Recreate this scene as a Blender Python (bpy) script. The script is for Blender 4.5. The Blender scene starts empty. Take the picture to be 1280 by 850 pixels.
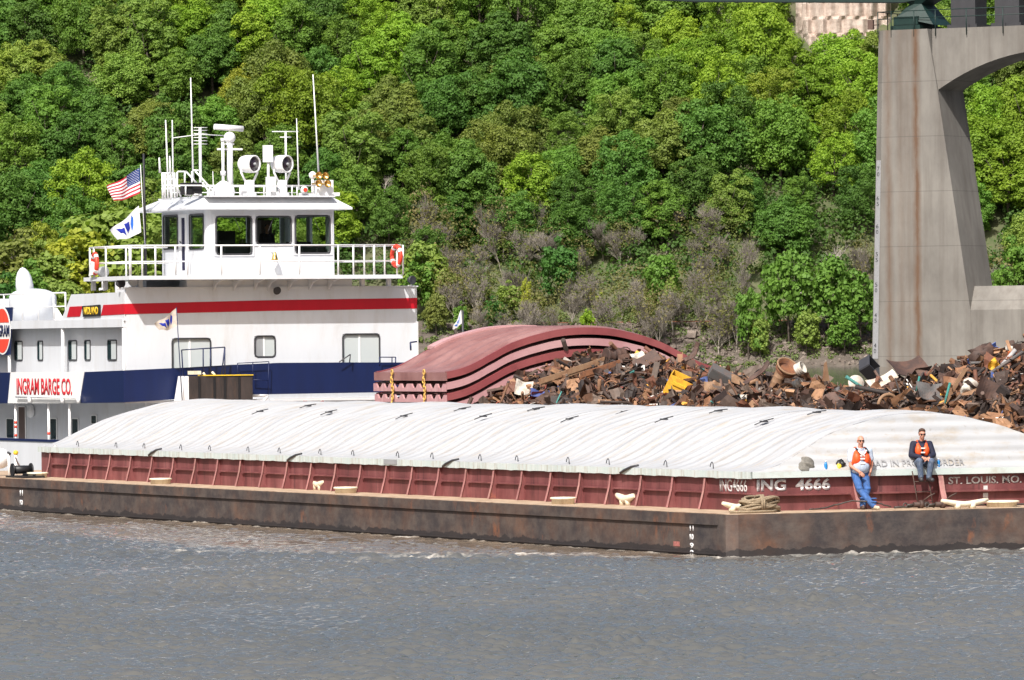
import bpy, bmesh, math, random
import numpy as np
from mathutils import Vector, Matrix
PI=math.pi
scene=bpy.context.scene
COL=scene.collection
RND=random.Random(7)
# ------------------------------------------------------------------ camera geometry
F=7400.; ROLL=.01; HC=5.09
TH=math.atan2(.4155,.9096); CT,ST=math.cos(TH),math.sin(TH)
P0=(5.0,137.0)
def ray(x,y):
    X=x-640.;Y=425.-y
    return ((X*math.cos(ROLL)+Y*math.sin(ROLL))/F,1.0,(-X*math.sin(ROLL)+Y*math.cos(ROLL))/F)
def to_loc(p):
    dx,dy=p[0]-P0[0],p[1]-P0[1]; return (CT*dx+ST*dy,-ST*dx+CT*dy,p[2])
def to_wor(p):
    return (P0[0]+CT*p[0]-ST*p[1],P0[1]+ST*p[0]+CT*p[1],p[2])
def _on(x,y,v,i):
    d=ray(x,y);o=to_loc((0,0,HC));q=(CT*d[0]+ST*d[1],-ST*d[0]+CT*d[1],d[2]);k=(v-o[i])/q[i]
    return tuple(o[j]+k*q[j] for j in range(3))
def onx(x,y,v): return _on(x,y,v,0)
def ony(x,y,v): return _on(x,y,v,1)
def onz(x,y,v): return _on(x,y,v,2)
def pix(w):
    a=w[0]/w[1]*F;b=(w[2]-HC)/w[1]*F
    return (640+a*math.cos(ROLL)-b*math.sin(ROLL),425-(a*math.sin(ROLL)+b*math.cos(ROLL)))
def wy(x,y,Y):            # world point at depth Y
    d=ray(x,y); return (d[0]*Y,Y,HC+d[2]*Y)
# ------------------------------------------------------------------ mesh builder
class MB:
    def __init__(s): s.v=[];s.f=[];s.s=[];s.m=[];s.cur=0
    def add(s,vs,fs,smooth=False):
        b=len(s.v); s.v+= [tuple(p) for p in vs]
        for f in fs: s.f.append(tuple(b+i for i in f)); s.s.append(smooth); s.m.append(s.cur)
    def box(s,x0,x1,y0,y1,z0,z1):
        s.add([(x0,y0,z0),(x1,y0,z0),(x1,y1,z0),(x0,y1,z0),(x0,y0,z1),(x1,y0,z1),(x1,y1,z1),(x0,y1,z1)],
              [(0,3,2,1),(4,5,6,7),(0,1,5,4),(1,2,6,5),(2,3,7,6),(3,0,4,7)])
    def obox(s,c,sz,M=None):
        vs=[]
        for dz in(-.5,.5):
            for dy in(-.5,.5):
                for dx in(-.5,.5):
                    p=Vector((dx*sz[0],dy*sz[1],dz*sz[2]))
                    if M is not None: p=M@p
                    vs.append((c[0]+p[0],c[1]+p[1],c[2]+p[2]))
        s.add(vs,[(0,2,3,1),(4,5,7,6),(0,1,5,4),(1,3,7,5),(3,2,6,7),(2,0,4,6)])
    def prism(s,poly,off):
        n=len(poly); q=[(p[0]+off[0],p[1]+off[1],p[2]+off[2]) for p in poly]
        s.add(list(poly)+q,[tuple(range(n)),tuple(range(2*n-1,n-1,-1))]+[(i,n+i,n+(i+1)%n,(i+1)%n) for i in range(n)])
    def tube(s,pts,r,n=8,r2=None,cap=True,smooth=True):
        pts=[Vector(p) for p in pts]; k=len(pts)
        rs=r if isinstance(r,(list,tuple)) else [r+((r2 if r2 is not None else r)-r)*i/(k-1) for i in range(k)]
        vs=[];up=None
        for i,p in enumerate(pts):
            t=(pts[min(i+1,k-1)]-pts[max(i-1,0)])
            if t.length<1e-9: t=Vector((0,0,1))
            t.normalize()
            if up is None:
                up=Vector((0,0,1)) if abs(t.z)<.9 else Vector((1,0,0))
            a=t.cross(up)
            if a.length<1e-6: a=t.cross(Vector((1,.3,0)))
            a.normalize(); b=a.cross(t).normalized(); up=b
            for j in range(n):
                an=2*PI*j/n; vs.append(p+a*math.cos(an)*rs[i]+b*math.sin(an)*rs[i])
        fs=[(i*n+j,i*n+(j+1)%n,(i+1)*n+(j+1)%n,(i+1)*n+j) for i in range(k-1) for j in range(n)]
        s.add(vs,fs,smooth)
        if cap:
            b=len(s.v)-k*n
            s.f.append(tuple(b+j for j in range(n-1,-1,-1)));s.s.append(False);s.m.append(s.cur)
            s.f.append(tuple(b+(k-1)*n+j for j in range(n)));s.s.append(False);s.m.append(s.cur)
    def lathe(s,c,prof,n=20,M=None,smooth=True):
        vs=[];k=len(prof)
        for r,z in prof:
            for j in range(n):
                p=Vector((r*math.cos(2*PI*j/n),r*math.sin(2*PI*j/n),z))
                if M is not None:p=M@p
                vs.append((c[0]+p[0],c[1]+p[1],c[2]+p[2]))
        s.add(vs,[(i*n+j,i*n+(j+1)%n,(i+1)*n+(j+1)%n,(i+1)*n+j) for i in range(k-1) for j in range(n)],smooth)
        b=len(s.v)-k*n
        s.f.append(tuple(b+j for j in range(n-1,-1,-1)));s.s.append(False);s.m.append(s.cur)
        s.f.append(tuple(b+(k-1)*n+j for j in range(n)));s.s.append(False);s.m.append(s.cur)
    def ball(s,c,r,n=14,k=9,sc=(1,1,1)):
        prof=[(max(1e-3,math.sin(PI*i/k))*r,-math.cos(PI*i/k)*r) for i in range(k+1)]
        M=Matrix.Diagonal(Vector(sc)); s.lathe(c,prof,n,M)
    def grid(s,fn,nu,nv,smooth=True):
        vs=[fn(i/nu,j/nv) for j in range(nv+1) for i in range(nu+1)]
        s.add(vs,[(j*(nu+1)+i,j*(nu+1)+i+1,(j+1)*(nu+1)+i+1,(j+1)*(nu+1)+i) for j in range(nv) for i in range(nu)],smooth)
    def wall(s,axis,c,th,a0,a1,z0,z1,holes=()):
        A=sorted({a0,a1,*[h for q in holes for h in q[:2]]});Z=sorted({z0,z1,*[h for q in holes for h in q[2:]]})
        for i in range(len(A)-1):
            for j in range(len(Z)-1):
                ca,cz=(A[i]+A[i+1])/2,(Z[j]+Z[j+1])/2
                if any(q[0]<ca<q[1] and q[2]<cz<q[3] for q in holes): continue
                if axis=='y': s.box(A[i],A[i+1],c,c+th,Z[j],Z[j+1])
                else: s.box(c,c+th,A[i],A[i+1],Z[j],Z[j+1])
    def mesh(s,name,origin=(0,0,0)):
        me=bpy.data.meshes.new(name)
        me.from_pydata([(p[0]-origin[0],p[1]-origin[1],p[2]-origin[2]) for p in s.v],[],s.f)
        me.polygons.foreach_set('use_smooth',s.s); me.polygons.foreach_set('material_index',s.m)
        me.update(); return me
def tag(o,label=None,cat=None,group=None,kind=None):
    if label:
        n=len(label.split()); assert 4<=n<=16,(n,label); o['label']=label
    if cat:o['category']=cat
    if group:o['group']=group
    if kind:o['kind']=kind
def mats_on(me,mat):
    for m in (mat if isinstance(mat,(list,tuple)) else [mat]): me.materials.append(m)
class Thing:
    """an Empty at the base of a thing; parts are given in tow or world coordinates"""
    def __init__(s,name,label,cat,origin,group=None,frame='tow'):
        s.o=bpy.data.objects.new(name,None); COL.objects.link(s.o); s.o.empty_display_size=.2
        s.org=origin; s.frame=frame
        if frame=='tow': s.o.location=to_wor(origin); s.o.rotation_euler=(0,0,TH)
        else: s.o.location=origin
        tag(s.o,label,cat,group)
    def part(s,name,mb,mat,parent=None,label=None):
        me=mb.mesh(name,s.org) if isinstance(mb,MB) else mb
        mats_on(me,mat)
        o=bpy.data.objects.new(name,me); COL.objects.link(o); o.parent=parent or s.o
        if label:o['label']=label
        return o
def solo(name,mb,mat,label,cat,origin,group=None,frame='tow',kind=None):
    me=mb.mesh(name,origin); mats_on(me,mat)
    o=bpy.data.objects.new(name,me); COL.objects.link(o)
    if frame=='tow': o.location=to_wor(origin); o.rotation_euler=(0,0,TH)
    else: o.location=origin
    tag(o,label,cat,group,kind); return o
def text_part(thing,name,body,org,xd,up,size,width,mat,parent=None,ext=.008,bold=0.,space=1.,label=None):
    """letters as real thin geometry; org is the lower left corner, width the run length (None = natural)"""
    cu=bpy.data.curves.new('t','FONT'); cu.body=body; cu.size=1.; cu.extrude=.0; cu.offset=bold; cu.space_character=space
    cu.resolution_u=3
    t=bpy.data.objects.new('t',cu); COL.objects.link(t)
    dg=bpy.context.evaluated_depsgraph_get(); dg.update()
    me=bpy.data.meshes.new_from_object(t.evaluated_get(dg))
    bpy.data.objects.remove(t); bpy.data.curves.remove(cu)
    xs=[v.co.x for v in me.vertices];ys=[v.co.y for v in me.vertices]
    x0,x1,y0,y1=min(xs),max(xs),min(ys),max(ys)
    sx=(width/(x1-x0)) if width else size/(y1-y0); sy=size/(y1-y0)
    xd=Vector(xd).normalized();up=Vector(up).normalized();nn=xd.cross(up)
    base=Vector(org)-Vector(thing.org)
    bm=bmesh.new(); bm.from_mesh(me); bpy.data.meshes.remove(me)
    for v in bm.verts:
        v.co=base+xd*((v.co.x-x0)*sx)+up*((v.co.y-y0)*sy)
    r=bmesh.ops.extrude_face_region(bm,geom=bm.faces[:])
    for g in r['geom']:
        if isinstance(g,bmesh.types.BMVert): g.co+=nn*ext
    bmesh.ops.recalc_face_normals(bm,faces=bm.faces[:])
    m2=bpy.data.meshes.new(name); bm.to_mesh(m2); bm.free()
    return thing.part(name,m2,mat,parent,label)
# ------------------------------------------------------------------ materials
def newmat(name):
    m=bpy.data.materials.new(name); m.use_nodes=True; nt=m.node_tree
    return m,nt,nt.nodes['Principled BSDF']
def N(nt,t,**k):
    n=nt.nodes.new(t)
    for a,b in k.items():
        if a in n.inputs.keys() if hasattr(n.inputs,'keys') else False: n.inputs[a].default_value=b
        else: setattr(n,a,b)
    return n
def c4(c): return (c[0],c[1],c[2],1)
def ramp(nt,fac,stops,interp='LINEAR'):
    r=nt.nodes.new('ShaderNodeValToRGB'); r.color_ramp.interpolation=interp
    e=r.color_ramp.elements
    while len(e)<len(stops): e.new(.5)
    for i,(p,c) in enumerate(stops): e[i].position=p; e[i].color=c4(c) if len(c)==3 else c
    nt.links.new(fac,r.inputs[0]); return r.outputs[0]
def noise(nt,scale,detail=6,rough=.6,vec=None,mapscale=None,dist=0,coord='Object'):
    tc=nt.nodes.new('ShaderNodeTexCoord'); v=tc.outputs[coord]
    if mapscale:
        mp=nt.nodes.new('ShaderNodeMapping'); mp.inputs['Scale'].default_value=mapscale; nt.links.new(v,mp.inputs[0]); v=mp.outputs[0]
    n=nt.nodes.new('ShaderNodeTexNoise'); n.inputs['Scale'].default_value=scale; n.inputs['Detail'].default_value=detail
    n.inputs['Roughness'].default_value=rough; n.inputs['Distortion'].default_value=dist
    nt.links.new(v,n.inputs['Vector']); return n.outputs['Fac']
def mixc(nt,fac,a,b,mode='MIX'):
    m=nt.nodes.new('ShaderNodeMix'); m.data_type='RGBA'; m.blend_type=mode
    for sock,v in ((m.inputs[0],fac),(m.inputs[6],a),(m.inputs[7],b)):
        if isinstance(v,(int,float)): sock.default_value=v
        elif isinstance(v,(tuple,list)): sock.default_value=c4(v)
        else: nt.links.new(v,sock)
    return m.outputs[2]
def math_(nt,op,a,b=0.,clamp=False):
    m=nt.nodes.new('ShaderNodeMath'); m.operation=op; m.use_clamp=clamp
    for i,v in enumerate((a,b)):
        if isinstance(v,(int,float)): m.inputs[i].default_value=v
        else: nt.links.new(v,m.inputs[i])
    return m.outputs[0]
def bump(nt,b,h,strength=.3,dist=.02):
    n=nt.nodes.new('ShaderNodeBump'); n.inputs['Strength'].default_value=strength; n.inputs['Distance'].default_value=dist
    nt.links.new(h,n.inputs['Height']); nt.links.new(n.outputs[0],b.inputs['Normal'])
def plain(name,c,rough=.5,metal=0.,var=.12,scale=3.,dirt=None,dirtamt=.4,ms=(1,1,.25)):
    m,nt,b=newmat(name); n=noise(nt,scale,5,.6,mapscale=ms)
    lo=tuple(x*(1-var) for x in c);hi=tuple(min(1,x*(1+var)) for x in c)
    o=ramp(nt,n,[(.3,lo),(.7,hi)])
    if dirt:
        n2=noise(nt,scale*1.7,8,.7,mapscale=ms)
        f=ramp(nt,n2,[(.5,(0,0,0)),(.75,(dirtamt,)*3)]); o=mixc(nt,f,o,dirt)
    nt.links.new(o,b.inputs['Base Color']); b.inputs['Roughness'].default_value=rough; b.inputs['Metallic'].default_value=metal
    return m
M={}
M['white']=plain('white_boat_paint',(.65,.67,.7),.35,var=.04,dirt=(.42,.37,.3),dirtamt=.3,scale=1.3)
M['white_thin']=plain('white_rail_paint',(.82,.82,.82),.4,var=.03)
M['greywhite']=plain('grey_white_paint',(.66,.66,.67),.5,var=.05)  # one even grey-white, used on slabs, trim and small boxes
M['red']=plain('red_stripe_paint',(.5,.008,.02),.35,var=.06)
M['navy']=plain('navy_blue_paint',(.001,.009,.06),.5,var=.12)
M['black']=plain('black_paint',(.012,.012,.014),.5)
M['dark']=plain('dark_grey_metal',(.04,.04,.045),.5)
M['grey']=plain('grey_metal',(.3,.31,.32),.5)
M['brass']=plain('polished_brass',(.75,.5,.16),.25,1.)
M['lens']=plain('dark_lens',(.03,.02,.03),.08)
M['yellow']=plain('yellow_paint',(.75,.5,.03),.5)
M['orange']=plain('orange_vinyl',(.75,.09,.015),.55,var=.1,scale=12)
M['lifering']=plain('orange_red_ring',(.75,.06,.03),.5)
M['maroon']=None
M['blind']=plain('white_window_blind',(.5,.54,.54),.6,var=.02)
M['signwhite']=plain('white_sign_board',(.8,.8,.78),.45,var=.02)
M['signred']=plain('red_lettering',(.55,.01,.02),.5)
M['lettergrey']=plain('faded_white_lettering',(.62,.6,.58),.6,var=.15,scale=9,dirt=(.25,.08,.09),dirtamt=.6,ms=(1,1,1))
M['lettercrisp']=plain('white_stencil_lettering',(.85,.85,.85),.5,var=.04,scale=9,dirt=(.3,.1,.1),dirtamt=.35,ms=(1,1,1))
M['letterpale']=plain('faint_grey_lettering',(.27,.27,.28),.7,var=.2,scale=12,dirt=(.45,.45,.45),dirtamt=.9,ms=(1,1,1))
M['cream']=plain('cream_fitting_paint',(.75,.68,.52),.6,var=.1,dirt=(.3,.16,.08),dirtamt=.5,scale=6)
M['knee']=plain('brown_rubber_knee',(.035,.026,.024),.7,var=.4,scale=4,dirt=(.08,.045,.03),dirtamt=.7)
M['rope']=plain('tan_hemp_rope',(.26,.2,.13),.9,var=.35,scale=30,ms=(1,1,1),dirt=(.08,.06,.05),dirtamt=.6)
M['cable']=plain('dark_steel_cable',(.05,.04,.035),.6)
M['green']=plain('dark_green_steel',(.006,.026,.022),.5,var=.2)
M['clothgrey']=plain('grey_rag_cloth',(.17,.16,.14),.9,var=.35,scale=14,ms=(1,1,1))
M['bottle']=plain('blue_bottle_plastic',(.02,.2,.5),.2)
M['cap']=plain('white_plastic',(.8,.8,.8),.4)
M['purpleblue']=plain('dark_blue_door_glass',(.03,.03,.07),.2)
M['brown']=plain('brown_door',(.12,.075,.06),.5)
def glass():
    m,nt,b=newmat('window_glass'); out=nt.nodes['Material Output']
    tr=nt.nodes.new('ShaderNodeBsdfTransparent'); tr.inputs[0].default_value=(.72,.78,.74,1)
    gl=nt.nodes.new('ShaderNodeBsdfGlossy'); gl.inputs['Roughness'].default_value=.03
    lw=nt.nodes.new('ShaderNodeFresnel'); lw.inputs[0].default_value=1.4
    mx=nt.nodes.new('ShaderNodeMixShader'); nt.links.new(math_(nt,'ADD',math_(nt,'MULTIPLY',lw.outputs[0],.55),.0),mx.inputs[0])
    nt.links.new(tr.outputs[0],mx.inputs[1]);nt.links.new(gl.outputs[0],mx.inputs[2]);nt.links.new(mx.outputs[0],out.inputs[0]); return m
M['glass']=glass()
M['darkglass']=plain('dark_window_glass',(.02,.04,.045),.06)
def maroon():
    m,nt,b=newmat('faded_maroon_paint')
    n=noise(nt,1.6,7,.65,mapscale=(1,1,.35)); base=ramp(nt,n,[(.3,(.115,.034,.034)),(.5,(.175,.052,.052)),(.72,(.27,.1,.095))])
    n2=noise(nt,5,8,.7,mapscale=(1.2,1.2,.12)); f=ramp(nt,n2,[(.55,(0,0,0)),(.68,(.75,)*3)])
    c=mixc(nt,f,base,(.045,.018,.02))
    n3=noise(nt,2.3,9,.75); f3=ramp(nt,n3,[(.62,(0,0,0)),(.7,(.8,)*3)])
    c=mixc(nt,f3,c,(.3,.1,.06))
    nt.links.new(c,b.inputs['Base Color']); b.inputs['Roughness'].default_value=.6
    bump(nt,b,n2,.3,.01); return m
M['maroon']=maroon()
def hull():
    m,nt,b=newmat('rusty_barge_hull')
    tc=nt.nodes.new('ShaderNodeTexCoord'); sp=nt.nodes.new('ShaderNodeSeparateXYZ'); nt.links.new(tc.outputs['Object'],sp.inputs[0]); z=sp.outputs[2]
    n=noise(nt,.55,8,.65,mapscale=(1,1,.8)); base=ramp(nt,n,[(.33,(.028,.027,.032)),(.48,(.05,.038,.036)),(.58,(.085,.05,.038)),(.7,(.17,.08,.045))])
    n2=noise(nt,3.,9,.75,mapscale=(.5,.5,.8)); c=mixc(nt,ramp(nt,n2,[(.42,(0,0,0)),(.75,(.8,)*3)]),base,(.15,.12,.1))
    n4=noise(nt,1.6,8,.7,mapscale=(1,1,.5)); c=mixc(nt,ramp(nt,n4,[(.6,(0,0,0)),(.72,(.7,)*3)]),c,(.24,.09,.04))
    # wet band above the waterline, ragged top
    h=math_(nt,'ADD',z,math_(nt,'MULTIPLY',noise(nt,2.2,6,.6,mapscale=(1,1,.2)),-.42))
    w=math_(nt,'LESS_THAN',h,-.03); c=mixc(nt,math_(nt,'MULTIPLY',w,.85),c,(.02,.017,.018))
    nt.links.new(c,b.inputs['Base Color']); b.inputs['Roughness'].default_value=.7
    bump(nt,b,n2,.5,.02); return m
M['hull']=hull()
def deck():
    m,nt,b=newmat('worn_tan_deck')
    n=noise(nt,2.,8,.7); c=ramp(nt,n,[(.3,(.2,.12,.075)),(.5,(.42,.3,.2)),(.7,(.55,.45,.33))])
    nt.links.new(c,b.inputs['Base Color']); b.inputs['Roughness'].default_value=.8; return m
M['deck']=deck()
def cover(name,c1,c2,c3,amt,streak,ms1=(.25,2.2,.25),ms2=(.5,3,.5)):
    m,nt,b=newmat(name)
    n=noise(nt,1.2,6,.6,mapscale=ms1); base=ramp(nt,n,[(.35,c1),(.65,c2)])
    n2=noise(nt,2.2,9,.7,mapscale=ms2); c=mixc(nt,ramp(nt,n2,[(.5,(0,0,0)),(.72,(amt,)*3)]),base,c3)
    n3=noise(nt,9,8,.7,mapscale=(1,1,1)); c=mixc(nt,ramp(nt,n3,[(.6,(0,0,0)),(.75,(streak,)*3)]),c,tuple(x*.6 for x in c3))
    nt.links.new(c,b.inputs['Base Color']); b.inputs['Roughness'].default_value=.45; bump(nt,b,n3,.12,.01); return m
M['cover']=cover('white_fibreglass_cover',(.395,.405,.42),(.48,.485,.49),(.37,.31,.235),.95,.65)
M['coverrim']=cover('greenish_white_rim',(.5,.58,.56),(.62,.66,.64),(.36,.31,.24),.8,.8)
M['pink']=cover('pinkish_red_cover',(.2,.088,.082),(.29,.155,.145),(.14,.06,.055),.6,.5,(.6,.6,.6),(.6,.8,.6))
M['pinkpale']=cover('pale_pink_cover_edge',(.42,.22,.23),(.5,.3,.3),(.3,.12,.12),.5,.3)
M['covered']=cover('dark_red_cover_edge',(.22,.05,.055),(.28,.08,.08),(.14,.035,.035),.6,.3)
def concrete():
    m,nt,b=newmat('stained_concrete')
    tc=nt.nodes.new('ShaderNodeTexCoord'); sp=nt.nodes.new('ShaderNodeSeparateXYZ'); nt.links.new(tc.outputs['Object'],sp.inputs[0])
    n=noise(nt,.35,8,.65,mapscale=(1,1,.5)); base=ramp(nt,n,[(.3,(.135,.125,.112)),(.5,(.19,.178,.16)),(.72,(.25,.235,.21))])
    n2=noise(nt,1.7,7,.65,mapscale=(1,1,.05)); c=mixc(nt,ramp(nt,n2,[(.45,(0,0,0)),(.72,(.5,)*3)]),base,(.1,.085,.072))
    # rust streaks running down from the bearings
    def streak(x0,w,amt):
        d=math_(nt,'ABSOLUTE',math_(nt,'SUBTRACT',math_(nt,'ADD',sp.outputs[0],math_(nt,'MULTIPLY',noise(nt,.5,3,.5,mapscale=(0,0,1)),.3)),x0+.15))
        f=math_(nt,'SUBTRACT',1.,math_(nt,'DIVIDE',d,w),True)
        return math_(nt,'MULTIPLY',math_(nt,'MULTIPLY',f,amt),ramp(nt,noise(nt,1.3,6,.7,mapscale=(1,1,.3)),[(.25,(.25,)*3),(.6,(1,)*3)]),True)
    for x0,w,a in ((1.0,.42,.75),(3.1,.4,1.3),(1.9,.5,.35),(2.5,.4,.3)):
        c=mixc(nt,streak(x0,w,a),c,(.12,.07,.042))
    # pour joints
    q=math_(nt,'FRACT',math_(nt,'DIVIDE',sp.outputs[2],3.7)); j=math_(nt,'LESS_THAN',q,.014); c=mixc(nt,math_(nt,'MULTIPLY',j,.4),c,(.06,.055,.05))
    lo=math_(nt,'LESS_THAN',math_(nt,'ADD',sp.outputs[2],math_(nt,'MULTIPLY',noise(nt,.8,3,.5),.5)),3.3); c=mixc(nt,math_(nt,'MULTIPLY',lo,.5),c,(.15,.125,.1))
    nt.links.new(c,b.inputs['Base Color']); b.inputs['Roughness'].default_value=.85; bump(nt,b,n,.3,.05); return m
M['concrete']=concrete()
def vcol(name,rough=.7,metal=0.,var=.35,scale=6):
    m,nt,b=newmat(name); a=nt.nodes.new('ShaderNodeVertexColor'); a.layer_name='Col'
    n=noise(nt,scale,8,.7); f=ramp(nt,n,[(.3,(1-var,)*3),(.7,(1+var,)*3)])
    c=mixc(nt,1.,a.outputs[0],f,'MULTIPLY')
    nt.links.new(c,b.inputs['Base Color']); b.inputs['Roughness'].default_value=rough; b.inputs['Metallic'].default_value=metal; return m
M['scrap']=vcol('rusty_scrap_metal')
def rusty(name,c,c2,amt=.6,rough=.7):
    m,nt,b=newmat(name); n=noise(nt,4,8,.7); f=ramp(nt,n,[(.45,(0,0,0)),(.62,(amt,)*3)])
    n2=noise(nt,11,6,.6); base=mixc(nt,n2,tuple(x*.7 for x in c),tuple(min(1,x*1.25) for x in c))
    nt.links.new(mixc(nt,f,base,c2),b.inputs['Base Color']); b.inputs['Roughness'].default_value=rough; bump(nt,b,n,.4,.02); return m
R=(.13,.06,.035)
M['s_yellow']=rusty('rust_stained_yellow_paint',(.75,.42,.03),(.4,.16,.03),.7)
M['s_white']=rusty('chipped_white_enamel',(.55,.52,.46),(.35,.2,.12),.6)
M['s_rust']=rusty('orange_rust',(.22,.09,.04),(.08,.04,.03),.7)
M['s_dark']=rusty('dark_brown_rust',(.06,.035,.028),(.12,.06,.04),.6)
M['s_grey']=rusty('dull_grey_sheet',(.1,.096,.094),(.14,.09,.07),.6)
M['s_blue']=rusty('scratched_blue_paint',(.05,.08,.25),(.12,.07,.06),.5)
M['s_teal']=rusty('teal_green_paint',(.02,.2,.18),(.08,.06,.04),.4)
M['s_tan']=rusty('tan_rusted_plate',(.25,.15,.085),(.18,.08,.04),.7)
M['s_orange']=rusty('bright_orange_rust',(.5,.13,.04),(.2,.07,.03),.5)
M['skin']=plain('sunburnt_skin',(.52,.25,.17),.55,var=.12,scale=20,ms=(1,1,1))
M['shirt']=plain('pale_blue_cotton',(.42,.5,.62),.85,var=.14,scale=16,ms=(1,1,.5))
M['jeans']=plain('blue_denim',(.035,.1,.28),.85,var=.35,scale=13,ms=(1,1,.4),dirt=(.14,.22,.42),dirtamt=.5)
M['jeansgrey']=plain('worn_grey_denim',(.07,.1,.16),.85,var=.3,scale=13,ms=(1,1,.5),dirt=(.3,.32,.36),dirtamt=.6)
M['hoodie']=plain('navy_sweatshirt',(.008,.01,.03),.8,var=.3,scale=15,ms=(1,1,1))
M['hair']=plain('brown_hair',(.06,.028,.015),.7,var=.4,scale=40,ms=(1,1,1))
M['boot']=plain('brown_boot_leather',(.06,.035,.025),.7)
M['shoe']=plain('tan_shoe',(.5,.45,.33),.7)
M['shade']=plain('black_sunglasses',(.01,.01,.012),.1)
M['strap']=plain('reflective_strap',(.8,.7,.66),.5)
M['flagred']=plain('flag_red_cloth',(.42,.012,.03),.8)
M['flagwhite']=plain('flag_white_cloth',(.75,.75,.76),.8,var=.04)
M['flagblue']=plain('flag_canton_blue',(.02,.04,.17),.8)
M['logoblue']=plain('logo_royal_blue',(.005,.02,.3),.7)
M['logolight']=plain('logo_light_blue',(.02,.13,.55),.7)
M['dirtywhite']=plain('grimy_flag_cloth',(.5,.44,.38),.85,var=.2,scale=8,ms=(1,1,1))
# ================================================================== covered barge
def march(px,py,zf,x0=0.8,x1=22.,i=0):
    """first point of the pixel's ray under the surface zf(x,t), tow coordinates"""
    d=ray(px,py);o=to_loc((0,0,HC));q=(CT*d[0]+ST*d[1],-ST*d[0]+CT*d[1],d[2])
    k0=(x0-o[0])/q[0];k1=(x1-o[0])/q[0];n=2500
    for j in range(n):
        k=k0+(k1-k0)*j/n; p=[o[m]+k*q[m] for m in range(3)]
        if p[2]<=zf(p[0],p[1]): return p
    return None
PS=[0,.2,.4,.55,.7,.82,.9,1.]; PV=[1.35,1.29,1.09,.86,.52,.25,.12,.03]
def prof(s):
    s=min(1,abs(s))
    for i in range(7):
        if s<=PS[i+1]:
            a=(s-PS[i])/(PS[i+1]-PS[i])
            p0=PV[max(i-1,0)] if i>0 else PV[1]; p1=PV[i];p2=PV[i+1];p3=PV[min(i+2,7)]
            return .5*((2*p1)+(-p0+p2)*a+(2*p0-5*p1+4*p2-p3)*a*a+(-p0+3*p1-3*p2+p3)*a**3)
    return PV[-1]
X0,X1=1.36,10.9; XC=(X0+X1)/2; XH=(X1-X0)/2
ZR=1.90
def zcov(x,t): 
    if x<X0 or x>X1: return -9
    return ZR+prof((x-XC)/XH)
def build_barge(name,label,org,xa,xb,ta,tb,coam,ctop,near):
    T=Thing(name,label,'barge',org)
    m=MB(); c=.22
    m.prism([(xa+c,ta,-.6),(xb-c,ta,-.6),(xb,ta+c,-.6),(xb,tb,-.6),(xa,tb,-.6),(xa,ta+c,-.6)],(0,0,1.595))
    T.part('hull',m,M['hull'])
    m=MB(); m.prism([(xa+c,ta,.995),(xb-c,ta,.995),(xb,ta+c,.995),(xb,tb,.995),(xa,tb,.995),(xa,ta+c,.995)],(0,0,.012)); T.part('deck_plating',m,M['deck'])
    m=MB(); m.box(xa-.05,xa,ta+c+.4,tb,.74,.985); m.box(xa-.03,xa,ta+c+.4,tb,.05,.08); T.part('rub_rail',m,M['hull'])
    c0,c1,d0,d1=coam
    m=MB(); m.box(c0,c0+.05,d0,d1,1.007,ctop);m.box(c1-.05,c1,d0,d1,1.007,ctop);m.box(c0+.05,c1-.05,d0,d0+.05,1.007,ctop);m.box(c0+.05,c1-.05,d1-.05,d1,1.007,ctop)
    m.box(c0-.05,c0+.0,d0-.05,d1,ctop-.06,ctop); m.box(c0,c1,d0-.05,d0,ctop-.06,ctop)
    T.part('coaming',m,M['maroon'])
    return T
B=build_barge('cargo_barge','long maroon and rust brown river barge under white covers in the foreground',(5.33,0,0),0,11.45,0,59.4,(1.42,10.84,1.61,50.3),1.86,True)
M['flange']=plain('lit_flange_paint',(.36,.16,.15),.6,var=.3,scale=5,dirt=(.5,.36,.28),dirtamt=.6)  # paler than the coaming: sunlit edges put into the flange colour
M['faded_pink']=plain('faded_pink_paint',(.4,.14,.12),.7,var=.3,scale=20,ms=(1,1,1),dirt=(.08,.05,.045),dirtamt=.9)
# gussets and ledge of the coaming
step=45.31/26
gx=MB(); gx.add([],[])
for i in range(28):
    t=3.99+step*i
    if t>50.3: break
    m=MB(); m.prism([(1.418,t,1.80),(1.36,t,1.80),(1.31,t,1.45),(1.19,t,1.012),(1.418,t,1.012)],(0,.02,0))
    e=[(1.36,t-.03,1.80),(1.31,t-.03,1.45),(1.19,t-.03,1.012)]
    m.cur=1
    for a,b in zip(e[:-1],e[1:]):
        m.prism([(a[0]-.014,a[1],a[2]),(b[0]-.014,b[1],b[2]),(b[0]-.014,b[1]+.08,b[2]),(a[0]-.014,a[1]+.08,a[2])],(.012,0,0))
    B.part('stiffener',m,[M['maroon'],M['flange']])
    if t+step<50.3:
        m=MB(); m.box(1.345,1.418,t+.06,t+step-.05,1.40,1.435); B.part('coaming_ledge',m,M['maroon'])
m=MB(); m.box(1.345,1.418,1.62,3.93,1.40,1.435); B.part('coaming_ledge',m,M['maroon'])
for i,w in enumerate((4.06,6.36,8.9)):
    m=MB(); m.prism([(w,1.608,1.80),(w,1.50,1.80),(w,1.38,1.4),(w,1.22,1.012),(w,1.608,1.012)],(.02,0,0))
    e=[(w,1.50,1.80),(w,1.38,1.4),(w,1.22,1.012)]
    m.cur=1
    for a,b in zip(e[:-1],e[1:]):
        m.prism([(a[0]-.07,a[1]-.014,a[2]),(b[0]-.07,b[1]-.014,b[2]),(b[0]+.07,b[1]-.014,b[2]),(a[0]+.07,a[1]-.014,a[2])],(0,.012,0))
    B.part('stiffener',m,[M['maroon'],M['flange']])
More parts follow.
